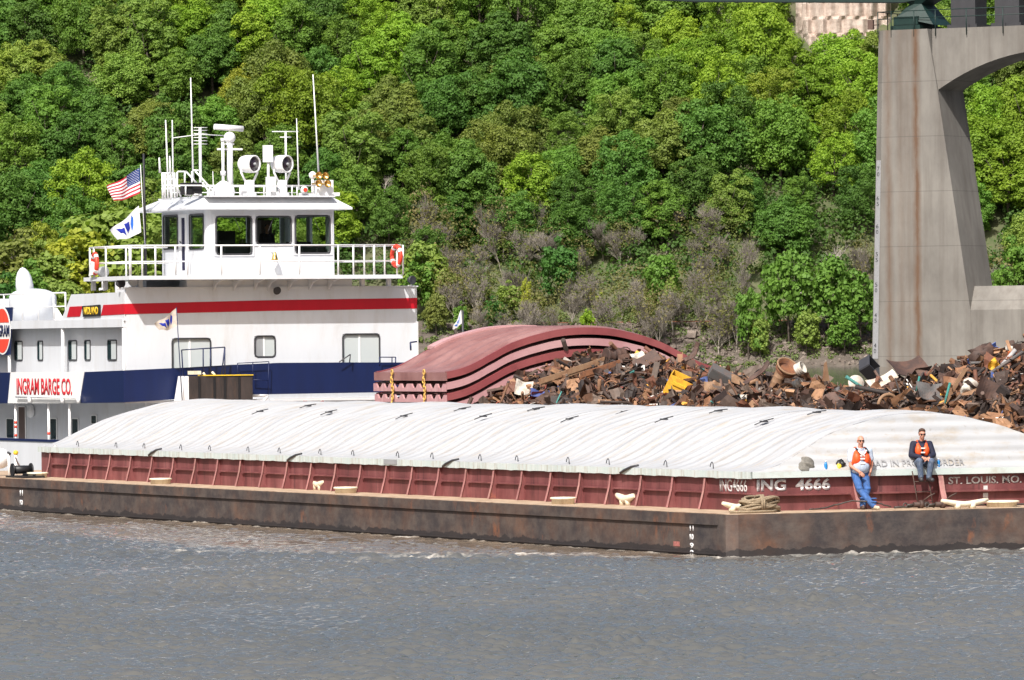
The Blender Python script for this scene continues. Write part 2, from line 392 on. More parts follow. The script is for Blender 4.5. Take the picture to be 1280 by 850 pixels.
for a,b in ((1.5,3.98),(4.15,6.28),(6.45,8.8),(9.,10.8)):
    m=MB(); m.box(a,b,1.49,1.608,1.36,1.40); B.part('coaming_ledge',m,M['maroon'])
a=ony(947,592,1.6)
def put_text(name,body,px0,px1,py0,py1,t=None,x=None,mat='lettercrisp',bold=0.,T=B,up=(0,0,1),ext=.008):
    if t is not None:
        p=ony(px0,py1,t);q=ony(px1,py1,t);r=ony(px0,py0,t); return text_part(T,name,body,p,(1,0,0),up,r[2]-p[2],q[0]-p[0],M[mat],bold=bold,ext=ext)
    p=onx(px0,py1,x);q=onx(px1,py1,x);r=onx(px0,py0,x); return text_part(T,name,body,p,(0,-1,0),up,r[2]-p[2],p[1]-q[1],M[mat],bold=bold,ext=ext)
put_text('lettering','ING  4666',946,1038,599,614.5,t=1.607,bold=.035)
put_text('lettering','ING4666',900,934,598,614.5,x=1.417,mat='lettergrey',bold=.01)
put_text('lettering','ST. LOUIS. MO.',1185.5,1277,596,605.5,t=1.607,bold=.02,mat='lettergrey')
put_text('lettering','ING',67,72,556,562,x=1.417,mat='lettergrey')
for py,s in ((660,'11'),(671,'10'),(682,'9'),(691,'8')):
    put_text('draft_mark',s,862.5,867,py-3.6,py+3.6,x=-.003,bold=.03)
for py,s in ((616,'11'),(628,'10')):
    put_text('draft_mark',s,25,28.5,py-3.4,py+3.4,x=-.055 if py<612 else -.003,bold=.04)
m=MB(); a=onx(842,682.5,-.004);b=onx(849.5,677,-.004); m.box(-.008,-.003,b[1],a[1],a[2],b[2]); B.part('paint_patch',m,M['faded_pink'])
# white stickers below St. Louis
for (xa_,xb_,ya_,yb_) in ((1229.5,1234.5,607,613),(1229,1235,616,622)):
    m=MB(); p=ony(xa_,yb_,1.6);q=ony(xb_,ya_,1.6); m.box(p[0],q[0],1.597,1.606,p[2],q[2]); B.part('paint_patch',m,M['lettergrey'])
# deck fittings
def kevel(px,py,length,ax,mat='cream',h=.17):
    p=onz(px,py,1.007); c=(max(p[0],.35),p[1],1.007) if ax=='t' else (p[0],p[1],1.007)
    m=MB(); d=(0,1,0) if ax=='t' else (1,0,0)
    for s in(-1,1):
        b=[c[i]+d[i]*s*length*.16 for i in range(3)]
        m.tube([b,(b[0],b[1],b[2]+h)],.085,10)
    pts=[];r=[]
    for k in range(11):
        u=-1+k*.2; pts.append((c[0]+d[0]*u*length/2,c[1]+d[1]*u*length/2,c[2]+h+.1*abs(u)**1.5-.02)); r.append((.095 if ax=='t' else .07)*(1-.45*abs(u)**3))
    m.tube(pts,r,10)
    B.part('mooring_cleat',m,M[mat])
for px,py in ((98,597),(398,612.5),(782,631.5)): kevel(px,py,1.0,'t')
kevel(921,640,.75,'x','cream',.14)
kevel(1206,635.5,1.25,'x','cream',.12)
for px,py in ((47,598),(201,602.5),(432,614.5),(704,630)):
    p=onz(px,py,1.007); c=(.72,p[1],1.007) if py<640 else p
    k=onz(px,py,1.007)
    # slide along the side deck until the pixel column matches
    m=MB(); best=min((abs(pix(to_wor((.72,tt,1.)))[0]-px),tt) for tt in [q*.05 for q in range(0,1180)])[1]
    m.lathe((.72,best,1.007),[(.29,0),(.29,.12),(.33,.12),(.33,.16),(.3,.17),(.001,.18)],22); h=B.part('hatch_coaming',m,M['cream'])
p=onz(1243,633,1.007); m=MB(); m.lathe((p[0],.75,1.007),[(.36,0),(.36,.1),(.42,.1),(.42,.14),(.38,.15),(.001,.16)],22); B.part('hatch_coaming',m,M['cream'])
# ------------------------------------------------ white cover sections
NS=9; T0,T1=1.50,50.36; SL=(T1-T0)/NS
ordn=['first','second','third','fourth','fifth','sixth','seventh','eighth','ninth']
covers=[]
seamz=lambda k:0.
for k in range(NS):
    t0=T0+SL*k+(.003 if k else 0); t1=T0+SL*(k+1)-.003
    lab='%s ribbed white cover section of the foreground barge counting from the lettered bow end'%ordn[k]
    if k==0: lab='ribbed white barge cover section with faint grey lettering on its bow end'
    if k==8: lab='ribbed white barge cover section at the far left stern end beside the towboat'
    C=Thing('barge_cover',lab,'barge cover',(XC,(t0+t1)/2,ZR),'white cover sections on the foreground barge')
    dz=seamz(k)
    def surf(u,v,k=k,t0=t0,t1=t1,dz=dz):
        s=2*u-1; s=math.copysign(abs(s)**.85,s); x=XC+XH*s; p=prof(s)
        ts=t0+(.42*p if k==0 else 0); te=t1-(.3*p if k==8 else -.02)
        t=ts+(te-ts)*v
        q_=((t-T0)/.602+.5)%1-.5; rk=(min(1,max(0,(v-.02)*14)) if k==0 else 1); w=.05*math.sin(PI*v)*(1-s**4)*(0 if k==0 else 1)+rk*.042*min(1,(1-abs(s))*5)*math.exp(-(q_/.27)**2) 
        lip=.03*math.exp(-((t-t0-.12)/.08)**2) if k else 0
        dent=rk*(.02*math.sin(x*1.9+t*.7)+.016*math.sin(t*2.1-x))
        return (x,t,ZR+p+w+dz+lip*(1-abs(s)**8)+dent*min(1,(1-abs(s))*5))
    m=MB(); m.grid(surf,56,108)
    if k==0:
        def cap(u,v):
            s=2*u-1; s=math.copysign(abs(s)**.85,s); x=XC+XH*s; p=prof(s)
            return (x,t0+.42*p*v-.015*math.sin(v*p*26)*(1-abs(s)**6),ZR+p*v+.0)
        m.grid(cap,56,24)
    if k==8:
        m.grid(lambda u,v:(XC+XH*math.copysign(abs(2*u-1)**.85,2*u-1),t1-.3*prof(abs(2*u-1)**.85)*v,ZR+prof(abs(2*u-1)**.85)*v),40,6)
    C.part('cover_shell',m,M['cover'])
    m=MB(); wav=lambda t:.006*math.sin(t*5.3)+.005*math.sin(t*11.+k)
    def skirt(x,sgn):
        n=24
        for j in range(n):
            ta=t0+(t1-t0)*j/n; tb=t0+(t1-t0)*(j+1)/n
            m.add([(x,ta,1.77+wav(ta)),(x,tb,1.77+wav(tb)),(x,tb,ZR+.035+dz),(x,ta,ZR+.035+dz),
                   (x+.03*sgn,ta,1.77+wav(ta)),(x+.03*sgn,tb,1.77+wav(tb)),(x+.03*sgn,tb,ZR+.035+dz),(x+.03*sgn,ta,ZR+.035+dz)],
                  [(0,1,2,3),(7,6,5,4),(3,2,6,7),(1,0,4,5)],False)
    skirt(X0-.045,1)
    if k==0: m.box(X0-.015,X1+.015,t0-.05,t0-.015,1.785,ZR+.03)
    if k==8: m.box(X0-.015,X1+.015,t1+.0,t1+.03,1.785,ZR+.03)
    C.part('cover_rim',m,M['coverrim']); m=MB(); skirt(X1+.045,-1)
    C.part('cover_rim',m,M['coverrim']); covers.append((t0,t1,C))
def cover_at(t):
    for c in covers:
        if c[0]-.05<=t<=c[1]+.05: return c[2]
    return covers[0][2] if t<10 else covers[-1][2]
text_part(covers[0][2],'lettering','LOAD IN PROPER ORDER',(ony(1081,587,1.5)[0],T0+.012,2.0),(1,0,0),(0,.42,1),.17,ony(1206,587,1.5)[0]-ony(1081,587,1.5)[0],M['letterpale'],ext=.004)
for px,py in ((97,552),(145,552),(180,554),(226,556),(262,558),(310,559),(349,561.5),(400,563),(441,565),(497,568),(540,569),(600,570),(646,572),(710,574),(760,576),(832,578),(890,580)):
    p=onx(px,py,X0+.22); t=p[1]; x=X0+.22; z=zcov(x,t)
    m=MB(); m.tube([(x,t-.07,z),(x,t-.06,z+.12),(x,t,z+.17),(x,t+.07,z+.12),(x,t+.1,z+.05)],.011,6)
    cover_at(t).part('lifting_hook',m,M['dark'])
def flatbar(x,t,l,w):
    zz=lambda xx:zcov(xx,t)+.1+seamz(int((t-T0)/SL))
    m=MB(); m.tube([(x-l,t,zz(x-l)),(x,t,zz(x)+.02),(x+l,t,zz(x+l))],.014,5)
    m.obox((x,t,zz(x)+.0),(w*1.5,w,.04)); return m
for px,py in ((325,518.5),(411,519.5),(505,524.5),(604,525),(670,515.5),(712,528.5),(781,519.5),(830,529),(898,518.5),(955,532),(1021,520.5),(385,511.5),(578,515.5)):
    p=march(px,py,zcov,1.4,9.)
    if p: cover_at(p[1]).part('cover_latch',flatbar(p[0],p[1],.26,.12),M['dark'])
p=onx(488,573,X0-.05); m=MB(); m.box(X0-.056,X0-.046,p[1]-.45,p[1]+.45,1.80,1.93); cover_at(p[1]).part('repair_patch',m,M['grey'])
p=march(1125,533,lambda x,t:zcov(x,t) if t>1.6 else -9,1.4,9.)
# torn dark lashings hanging over the rim
for px,py in ((191,565),(365,571),(560,580),(783,587)):
    p=onx(px,py,X0-.06); m=MB(); t=p[1]
    m.tube([(X0-.06,t+.35,1.80),(X0-.08,t+.1,1.87),(X0-.05,t-.25,ZR+.06),(X0+.02,t-.5,ZR+.1)],.03,6); cover_at(t).part('lashing_strap',m,M['dark'])
# ------------------------------------------------ things on the near barge
def coil():
    m=MB(); a=onz(938,641,1.007); b=onz(990,641,1.007); cx=(a[0]+b[0])/2; cy=.95; rr=random.Random(3)
    for k in range(12):
        z=1.05+.055*(k//2)*.95+rr.uniform(0,.02); rx=.50-.012*k+rr.uniform(-.05,.05); ry=.27+rr.uniform(-.05,.05); ox=cx+rr.uniform(-.06,.06); ph=rr.uniform(0,6)
        pts=[]
        for j in range(29):
            an=2*PI*j/28; tw=.02*math.sin(an*3+ph)
            pts.append((ox+rx*math.cos(an),cy+ry*math.sin(an)+tw,z+.045*math.sin(an*2+ph)))
        m.tube(pts,.033,7)
    for k in range(2):
        x=cx-.08+.05*k
        m.tube([(x,cy-.34,1.06),(x-.02,cy-.36,1.3),(x+.03,cy-.2,1.4),(x+.06,cy+.1,1.38),(x+.05,cy+.3,1.2)],.033,7)
    m.tube([(cx+.3,cy-.3,1.04),(cx+.1,cy-.5,1.04),(cx-.5,cy-.62,1.04),(cx-1.,cy-.5,1.04),(cx-.85,cy-.2,1.04)],.03,7)
    return m,(cx,cy,1.007)
cm,co=coil(); solo('rope_coil',cm,M['rope'],'pile of coiled tan mooring rope on the bow deck under the white numbers','rope',co)
m=MB(); a=onz(1000,641,1.02); 
def wire(pts,r=.018,n=6):
    m=MB(); P=[]
    for i in range(len(pts)-1):
        for k in range(6):
            a=k/6.; P.append(tuple(pts[i][j]*(1-a)+pts[i+1][j]*a for j in range(3)))
    P.append(pts[-1]); rr=random.Random(5); P=[(p[0]+rr.uniform(-.02,.02),p[1]+rr.uniform(-.03,.03),p[2]+rr.uniform(-.006,.006)) for p in P]; m.tube(P,r,n); return m
w0=ony(1000,640,1.2); pts=[(2.6,1.0,1.04),(3.0,1.2,1.05),(3.4,1.28,1.12),(3.8,1.1,1.22),(4.2,.95,1.2),(4.7,.9,1.06)]
solo('steel_cable',wire(pts,.02),M['cable'],'dark steel cable sagging from the rope pile past the crossed feet','cable',(3.6,1.1,1.007))
solo('steel_cable',wire([(4.8,.9,1.04),(5.6,1.05,1.06),(6.4,.9,1.05),(7.2,1.,1.06),(8.6,.9,1.05),(10.,.9,1.05)],.028),M['cable'],'dark steel cable lying along the bow deck below the seated man','cable',(7.4,.95,1.007))
def ratchet(x,y,label):
    T=Thing('cable_ratchet',label,'ratchet',(x,y,1.007))
    m=MB(); rr=random.Random(int(x*10))
    m.tube([(x-.38,y,1.09),(x-.15,y+.02,1.1)],.03,8); m.tube([(x+.15,y,1.1),(x+.4,y-.02,1.08)],.03,8); T.part('threaded_bar',m,M['cable'])
    m=MB(); m.tube([(x-.2,y,1.1),(x+.2,y,1.1)],.06,10); m.lathe((x,y,1.1),[(.09,-.05),(.11,0),(.09,.05)],12,Matrix.Rotation(PI/2,3,'Y')); T.part('barrel',m,M['s_dark'])
    m=MB(); m.tube([(x,y,1.14),(x+.18,y-.1,1.3),(x+.3,y-.15,1.36)],.02,6); T.part('handle',m,M['s_dark'])
    for s in(-1,1):
        m=MB(); pts=[(x+s*.42+.05*math.cos(a*PI/6),y,1.09+.05*math.sin(a*PI/6)) for a in range(13)]; m.tube(pts,.018,6); T.part('end_shackle',m,M['cable'])
ratchet(ony(1150,634,1.)[0],.95,'rusty cable ratchet on the bow deck under the seated man')
ratchet(ony(1172,636,1.)[0],.75,'rusty cable ratchet on the bow deck beside the long cream cleat')
# ladder behind the seated man's feet
T=Thing('boarding_ladder','thin dark metal ladder leaning on the coaming below the seated man','ladder',(ony(1153,637,1.3)[0],1.2,1.007))
x=T.org[0]
for s in(-1,1):
    m=MB(); m.tube([(x+s*.2,1.12,1.01),(x+s*.2,1.42,1.88)],.014,6); T.part('rail',m,M['s_dark'])
for k in range(3):
    m=MB(); z=1.15+.24*k; y=1.12+(z-1.01)*.345; m.tube([(x-.2,y,z),(x+.2,y,z)],.012,6); T.part('rung',m,M['s_dark'])
# bottles, tool and rag on the cover edge
def bottle(px,label):
    x=ony(px,590,T0)[0]; y=T0+.05; z=ZR+.05
    T=Thing('water_bottle',label,'bottle',(x,y,z))
    m=MB(); m.lathe((x,y,z),[(.036,0),(.04,.01),(.04,.13),(.03,.16),(.014,.19)],14); T.part('bottle_body',m,M['bottle'])
    m=MB(); m.lathe((x,y,z),[(.017,.19),(.017,.22)],12); T.part('cap',m,M['cap'])
bottle(1033.5,'small blue water bottle on the white cover left of the standing man')
bottle(1174.5,'small blue water bottle on the white cover right of the seated man')
x=ony(1052,590,T0)[0]; T=Thing('flashlight_lantern','yellow and black hand lantern on the white cover behind the standing man','lantern',(x,T0+.07,ZR+.03))
m=MB(); Ry=Matrix.Rotation(.5,3,'Y'); m.lathe((x-.04,T0+.08,ZR+.1),[(.05,-.08),(.065,-.05),(.065,.06),(.05,.08)],14,Ry); T.part('lantern_body',m,M['yellow'])
m=MB(); m.lathe((x+.05,T0+.08,ZR+.17),[(.06,-.06),(.075,0),(.085,.06)],14,Ry); T.part('lamp_head',m,M['black'])
m=MB(); m.tube([(x-.1,T0+.08,ZR+.18),(x-.06,T0+.08,ZR+.26),(x+.04,T0+.08,ZR+.29),(x+.1,T0+.08,ZR+.24)],.014,6); T.part('handle',m,M['black'])
def lump(c,r,seed,amp=.3,sc=(1,1,1),n=22,k=14,flat=-9):
    rr=random.Random(seed); ph=[(rr.uniform(2,7),rr.uniform(2,7),rr.uniform(2,7),rr.uniform(0,6)) for _ in range(7)]
    m=MB()
    def fn(u,v):
        a=2*PI*u;b=PI*v; d=Vector((math.sin(b)*math.cos(a),math.sin(b)*math.sin(a),math.cos(b)))
        q=1+amp*sum(math.sin(p[0]*d.x+p[1]*d.y+p[2]*d.z+p[3]) for p in ph)/3
        return (c[0]+d.x*r*q*sc[0],c[1]+d.y*r*q*sc[1],max(flat,c[2]+d.z*r*q*sc[2]))
    m.grid(fn,n,k); return m
x=ony(1010,590,T0)[0]; solo('rag_heap',lump((x,T0+.12,ZR+.13),.2,8,.3,(1.15,.6,.95),40,28,ZR-.03),M['clothgrey'],'crumpled grey rag heap on the white cover edge above the white numbers','rag',(x,T0+.16,ZR))
# winch and gear left end of near barge deck
p=onz(30,596,1.007); t=best=min((abs(pix(to_wor((.5,tt,1.)))[0]-30),tt) for tt in [q*.05 for q in range(900,1180)])[1]
T=Thing('deck_winch','low black deck winch at the far left end of the foreground barge','winch',(.5,t,1.007))
m=MB(); m.box(.15,.85,t-.9,t+.7,1.012,1.07); T.part('base_plate',m,M['black'])
m=MB(); m.tube([(.2,t+.2,1.25),(.8,t+.2,1.25)],.13,12); m.lathe((.2,t+.2,1.25),[(.2,-.02),(.2,.02)],14,Matrix.Rotation(PI/2,3,'Y')); m.lathe((.8,t+.2,1.25),[(.2,-.02),(.2,.02)],14,Matrix.Rotation(PI/2,3,'Y')); T.part('drum',m,M['black'])
m=MB(); m.tube([(.5,t+.2,1.25),(.45,t+.5,1.5),(.45,t+.62,1.62)],.025,6); T.part('handle',m,M['s_dark'])
m=MB(); m.tube([(.5,t,1.1),(.5,t-.4,1.1),(.55,t-.85,1.09)],.05,8); T.part('brake_arm',m,M['black'])
def atpx(px,x,a=0,b=64): return min((abs(pix(to_wor((x,tt,1.)))[0]-px),tt) for tt in [a+q*.02 for q in range(int((b-a)*50))])[1]
for i,(px,lab) in enumerate(((11.5,'short white deck post left of the yellow topped one by the black winch'),(20,'short white deck post with a round yellow top by the black winch'))):
    t=atpx(px,.9); T=Thing('deck_post',lab,'post',(.9,t,1.007),'white posts beside the black winch')
    m=MB(); m.tube([(.9,t,1.01),(.9,t,1.68)],.045,10); T.part('post',m,M['white_thin'])
    m=MB(); (m.ball((.9,t,1.74),.08) if i else m.tube([(.9,t-.1,1.7),(.9,t+.1,1.74)],.04,8)); T.part('post_cap',m,M['yellow'] if i else M['dark'])
t=atpx(1,.8); T=Thing('round_buoy','white and blue round fender at the left edge above the barge deck','fender',(.8,t,1.3))
m=MB(); m.lathe((.8,t,1.55),[(.001,-.32),(.2,-.26),(.3,-.1),(.32,0),(.3,.1),(.2,.26),(.001,.32)],20,Matrix.Rotation(PI/2,3,'X')@Matrix.Rotation(0,3,'Y')); T.part('fender_body',m,M['white_thin'])
m=MB(); m.lathe((.8,t-.27,1.55),[(.001,-.06),(.11,-.05),(.12,0)],16,Matrix.Rotation(PI/2,3,'X')); T.part('hub',m,M['logoblue'])
# ================================================================== scrap barge
SB=build_barge('scrap_barge','open hopper barge piled with rusty scrap behind the white covered barge',(16.85,0,0),11.5,22.5,0,59.4,(12.1,21.6,1.61,50.3),1.95,False)
# ridge of the heap read from its outline
ridge=[(620,497),(645,480),(668,462),(690,452),(715,449),(735,447),(760,447),(790,446),(830,457),(862,466),(885,473),(905,477),(940,478),(965,474),(1000,485),(1040,491),(1075,494),(1100,488),(1150,476),(1185,466),(1205,460),(1225,452),(1240,446),(1262,440),(1290,432)]
XR=16.4
RL=sorted([(onx(x,y,XR)[1],onx(x,y,XR)[2]) for x,y in ridge]); RT=np.array([-5,1.8,4.5,9]+[q[0] for q in RL]+[44.3]); RZ=np.array([2.,2.,3.9,4.9]+[q[1] for q in RL]+[2.])
o=np.argsort(RT);RT=RT[o];RZ=RZ[o]
def heap(x,t):
    if x<12.2 or x>21.5 or t<1.8 or t>44.3: return -9
    zr=float(np.interp(t,RT,RZ)); s=max(0,1-abs(x-XR)/(4.3 if x<XR else 5.2))
    return 2.0+(zr-2.0)*s**.6
pal=[(.12,.055,.028),(.19,.09,.045),(.05,.03,.022),(.22,.11,.055),(.035,.025,.022),(.3,.165,.09),(.08,.042,.03),(.12,.085,.065),(.1,.06,.045),(.05,.03,.022),(.15,.06,.035),(.03,.02,.018)]
rare=[(.55,.5,.45),(.36,.35,.35),(.3,.06,.04),(.08,.12,.3),(.6,.3,.05),(.05,.2,.18),(.62,.6,.57)]
def scrap_mesh():
    rr=random.Random(11); V=[];Fc=[];Cc=[]
    m=MB(); cols=[]
    def col(n,c): cols.extend([c]*n)
    nu,nv=70,190
    b=len(m.v); 
    def base(u,v):
        x=12.3+8.9*u;t=2.2+41.9*v; return (x,t,heap(x,t)-.18+.12*math.sin(x*5+t*3)*math.sin(t*4.1-x*2))
    m.grid(base,nu,nv,False); col(len(m.v),(.035,.022,.018))
    n=7800
    for i in range(n):
        t=rr.uniform(3,44) ; x=12.3+(rr.random()**.9)*6.2
        z=heap(x,t)
        if z<0: continue
        c=rr.choice(rare) if rr.random()<.045 else rr.choice(pal)
        k=rr.uniform(.75,1.3); c=tuple(min(.8,q*k*.95) for q in c)
        s=min(.62,math.exp(rr.gauss(-1.56,.55)))
        Rm=(Matrix.Rotation(rr.uniform(0,6.28),3,'Z')@Matrix.Rotation(rr.gauss(0,.8),3,'X')@Matrix.Rotation(rr.gauss(0,.8),3,'Y'))
        p=(x,t,z+rr.uniform(-.05,.14)); v0=len(m.v); ty=rr.random()
        if ty<.13: m.obox(p,(s*rr.uniform(.6,1.6),s*rr.uniform(.3,.9),s*rr.uniform(.04,.3)),Rm)
        elif ty<.58:   # bent / crumpled sheet
            a=rr.uniform(-1.6,1.6);w=s*rr.uniform(.5,1.2);L=s*rr.uniform(.7,1.8); cr=rr.uniform(.03,.14)*s; ph=rr.uniform(0,6)
            def sh(u,v,a=a,w=w,L=L,cr=cr,ph=ph):
                an=a*(u-.5); rad=L/max(.2,abs(a)); q=Vector((rad*math.sin(an),w*(v-.5)*(1+.3*math.sin(ph+u*4)),rad*(1-math.cos(an))+cr*math.sin(9*u+ph)*math.cos(7*v+ph))); q=Rm@q
                return (p[0]+q.x,p[1]+q.y,p[2]+q.z)
            m.grid(sh,5,3,False)
        elif ty<.8:    # pipe or bar
            L=s*rr.uniform(1,3.2); d=Rm@Vector((1,0,0)); d2=Rm@Vector((0,1,0)); r=s*rr.uniform(.03,.14)
            m.tube([(p[0]-d.x*L/2,p[1]-d.y*L/2,p[2]-d.z*L/2),(p[0]+d2.x*L*.1,p[1]+d2.y*L*.1,p[2]+d2.z*L*.1),(p[0]+d.x*L/2,p[1]+d.y*L/2,p[2]+d.z*L/2)],r,6)
        elif ty<.9:    # ring / rim
            R0=s*rr.uniform(.3,.6); m.tube([tuple(p[j]+(Rm@Vector((R0*math.cos(q*PI/6),R0*math.sin(q*PI/6),0)))[j] for j in range(3)) for q in range(rr.choice([9,13]))],s*.06,5)
        else:          # angle iron
            L=s*1.8; w=s*.25; m.obox(p,(L,w,.02),Rm); q=Rm@Vector((0,w/2,w/2)); m.obox((p[0]+q.x,p[1]+q.y,p[2]+q.z),(L,.02,w),Rm)
        col(len(m.v)-v0,c)
    return m,cols
sm,sc=scrap_mesh()
so=solo('scrap_heap',sm,M['scrap'],'long tangled heap of rusty brown scrap metal filling the open barge','scrap',(16.85,24,2),kind='stuff')
ca=so.data.color_attributes.new('Col','FLOAT_COLOR','POINT'); arr=np.ones((len(sc),4),dtype=np.float32); arr[:,:3]=sc; ca.data.foreach_set('color',arr.ravel())
# individual pieces one can pick out
def hpos(px,py,lift=0):
    p=march(px,py,heap,12.3,20.)
    if p is None: p=list(onx(px,py,XR-.6))
    return (p[0]-.12,p[1]-.1,p[2]+lift)
def rot(a,b,c): return Matrix.Rotation(c,3,'Z')@Matrix.Rotation(b,3,'Y')@Matrix.Rotation(a,3,'X')
def sheet(p,L,w,Rm,bend=.6,cr=.05,seed=1,nu=10,nv=6,th=.02):
    m=MB(); 
    def f(off):
        def sh(u,v):
            an=bend*(u-.5); rad=L/max(.05,abs(bend)); q=Rm@Vector((rad*math.sin(an),w*(v-.5),rad*(1-math.cos(an))*(1 if bend>0 else -1)+cr*math.sin(7*u+seed)*math.cos(5*v+seed*2)+off)); return (p[0]+q.x,p[1]+q.y,p[2]+q.z)
        return sh
    m.grid(f(0),nu,nv,False); m.grid(f(th),nu,nv,False); return m
def drum(p,r,h,Rm,open_=True):
    m=MB(); pr=[(r,-h/2),(r*1.03,-h/2+.02),(r,-h/2+.04),(r,-h*.17),(r*1.03,-h*.15),(r,-h*.13),(r,h*.13),(r*1.03,h*.15),(r,h*.17),(r,h/2-.04),(r*1.03,h/2-.02),(r,h/2)]
    if open_: pr+=[(r*.93,h/2),(r*.93,-h/2+.05)]
    m.lathe(p,pr,22,Rm); return m
def crate(p,s,Rm,th=.03):
    m=MB(); L,W,H=s
    for c,z in (((0,0,-H/2),(L,W,th)),((0,-W/2,0),(L,th,H)),((0,W/2,0),(L,th,H)),((-L/2,0,0),(th,W-th,H)),((L/2,0,0),(th,W-th,H*.8))):
        q=Rm@Vector(c); m.obox((p[0]+q.x,p[1]+q.y,p[2]+q.z),z,Rm)
    return m
def bar(p,d,L,r,n=8):
    d=Vector(d).normalized(); m=MB(); m.tube([tuple(p[j]-d[j]*L/2 for j in range(3)),tuple(p[j]+d[j]*L/2 for j in range(3))],r,n); return m
def sp(name,mb,mat,label,cat,p): solo(name,mb,M[mat],label,cat,p,'loose pieces lying on the scrap heap')
p=hpos(855,489,.12); T=Thing('crushed_bin','crushed bright yellow metal bin on the scrap heap','bin',p,'loose pieces lying on the scrap heap')
Rm=rot(.25,.45,-.5); T.part('bin_body',crate(p,(.85,.6,.6),Rm),M['s_yellow']); q=Rm@Vector((.1,-.33,.1)); m=MB(); m.obox((p[0]+q.x,p[1]+q.y,p[2]+q.z),(.75,.04,.09),Rm); T.part('rib',m,M['s_yellow'])
p=hpos(657,490,.1); sp('enamel_panel',sheet(p,.55,.5,rot(1.1,.2,-.3),.9,.06),'s_white','torn white enamel panel at the left foot of the scrap heap','panel',p)
p=hpos(680,497,.1); sp('blue_sheet',sheet(p,.7,.3,rot(.7,.1,-.2),.4,.06),'s_blue','scratched blue metal sheet beside the white enamel panel','metal sheet',p)
p=hpos(771,452,.18); sp('oil_drum',drum(p,.24,.62,rot(0,PI/2,.1)),'s_dark','rusty brown drum lying on the heap crest above the timber boards','drum',p)
for i,(a,b,lab) in enumerate(((735,466,'pale rusty beam on the heap left of the brown drum'),(752,470,'rusty beam just below the pale beam and brown drum'),(700,478,'tan rusty beam low on the left of the heap'))):
    p=hpos(a,b,.12); m=MB(); m.obox(p,(1.5-.2*i,.14,.1),rot(.1,-.3,-.2)); m.obox((p[0],p[1]-.08,p[2]+.1),(1.3,.05,.16),rot(.1,-.3,-.2)); sp('rusty_beam',m,('s_tan','s_rust','s_tan')[i],lab,'beam',p)
p=hpos(812,457,.12); sp('steel_plate',sheet(p,.8,.5,rot(.9,-.5,-.2),.15,.02),'s_dark','large flat dark steel plate tilted on the crest of the heap','plate',p)
p=hpos(800,452,.14); sp('enamel_panel',sheet(p,.45,.3,rot(.7,-.2,.1),.8,.06,3),'s_white','curled white enamel panel above the tilted dark plate','panel',p)
p=hpos(905,476,.15); T=Thing('metal_cabinet','dented grey metal cabinet lying below the red covers end','cabinet',p,'loose pieces lying on the scrap heap'); Rm=rot(.5,.5,-.3)
m=MB(); m.obox(p,(.75,.4,.3),Rm); T.part('cabinet_body',m,M['s_grey']); q=Rm@Vector((0,-.21,0)); m=MB(); m.obox((p[0]+q.x,p[1]+q.y,p[2]+q.z),(.7,.015,.26),Rm); T.part('door',m,M['s_grey'])
p=hpos(893,492,.1); sp('rusty_plate',sheet(p,.5,.5,rot(1.2,.1,-.3),.3,.05,4),'s_tan','tan rusted plate with curled edge under the grey cabinet','plate',p)
p=hpos(870,452,.25); sp('bent_channel',sheet(p,.7,.22,rot(.6,-.9,-.3),1.0,.05,5),'s_dark','dark bent channel sticking up at the right end of the red covers','channel',p)
p=hpos(986,474,.3); T=Thing('rusty_tub','round rusty tub tipped open on top of the heap','tub',p,'loose pieces lying on the scrap heap'); T.part('tub_body',drum(p,.3,.2,rot(.8,.15,0)),M['s_rust'])
m=MB(); Rm=rot(.8,.15,0); m.tube([tuple(p[j]+(Rm@Vector((.32*math.cos(a*PI/12),.32*math.sin(a*PI/12),.1)))[j] for j in range(3)) for a in range(25)],.03,6); T.part('rolled_rim',m,M['s_tan'])
p=hpos(975,484,.2); sp('tank',drum(p,.17,.55,rot(.3,.3,0),False),'s_tan','tan rusty upright tank below the tipped round tub','tank',p)
p=hpos(1003,474,.3); sp('washer_drum',drum(p,.18,.22,rot(.8,.9,0)),'s_white','white washing machine drum beside the tipped round tub','drum',p)
p=hpos(1000,487,.15); sp('washer_drum',drum(p,.15,.22,rot(.9,.7,.2)),'s_white','smaller white drum half buried under the white washing machine drum','drum',p)
p=hpos(950,475,.15); sp('fender_panel',sheet(p,1.0,.25,rot(.3,-.7,-.2),.8,.03,2),'s_dark','long dark curved fender left of the tipped round tub','fender',p)
p=hpos(935,484,.1); sp('rusty_plate',sheet(p,.9,.4,rot(.6,.25,-.2),.3,.05,7),'s_tan','long tan rusted plate between the grey cabinet and the round tub','plate',p)
p=hpos(1035,474,.25); m=MB(); m.prism([(p[0]-.1,p[1],p[2]-.3),(p[0]+.12,p[1],p[2]-.3),(p[0]+.03,p[1],p[2]+.25),(p[0]-.04,p[1],p[2]+.2)],(0,.03,0)); sp('pointed_plate',m,'s_tan','pale pointed plate standing up right of the round tub','plate',p)
p=hpos(1073,487,.18); m=MB(); m.lathe(p,[(.22,-.03),(.24,0),(.22,.03),(.05,.06)],24,rot(1.3,.2,-.2)); sp('wheel_disc',m,'s_white','round white wheel disc in the middle of the heap','disc',p)
p=hpos(1105,484,.16); sp('fibreglass_shell',sheet(p,.9,.35,rot(.7,-.35,-.1),.9,.03,3),'s_white','long pale curved shell right of the white wheel disc','shell',p)
p=hpos(1090,474,.3); T=Thing('metal_box','open black metal box tilted on the crest before the bridge pier','box',p,'loose pieces lying on the scrap heap'); T.part('box_body',crate(p,(.5,.45,.35),rot(.9,.7,.2)),M['dark'])
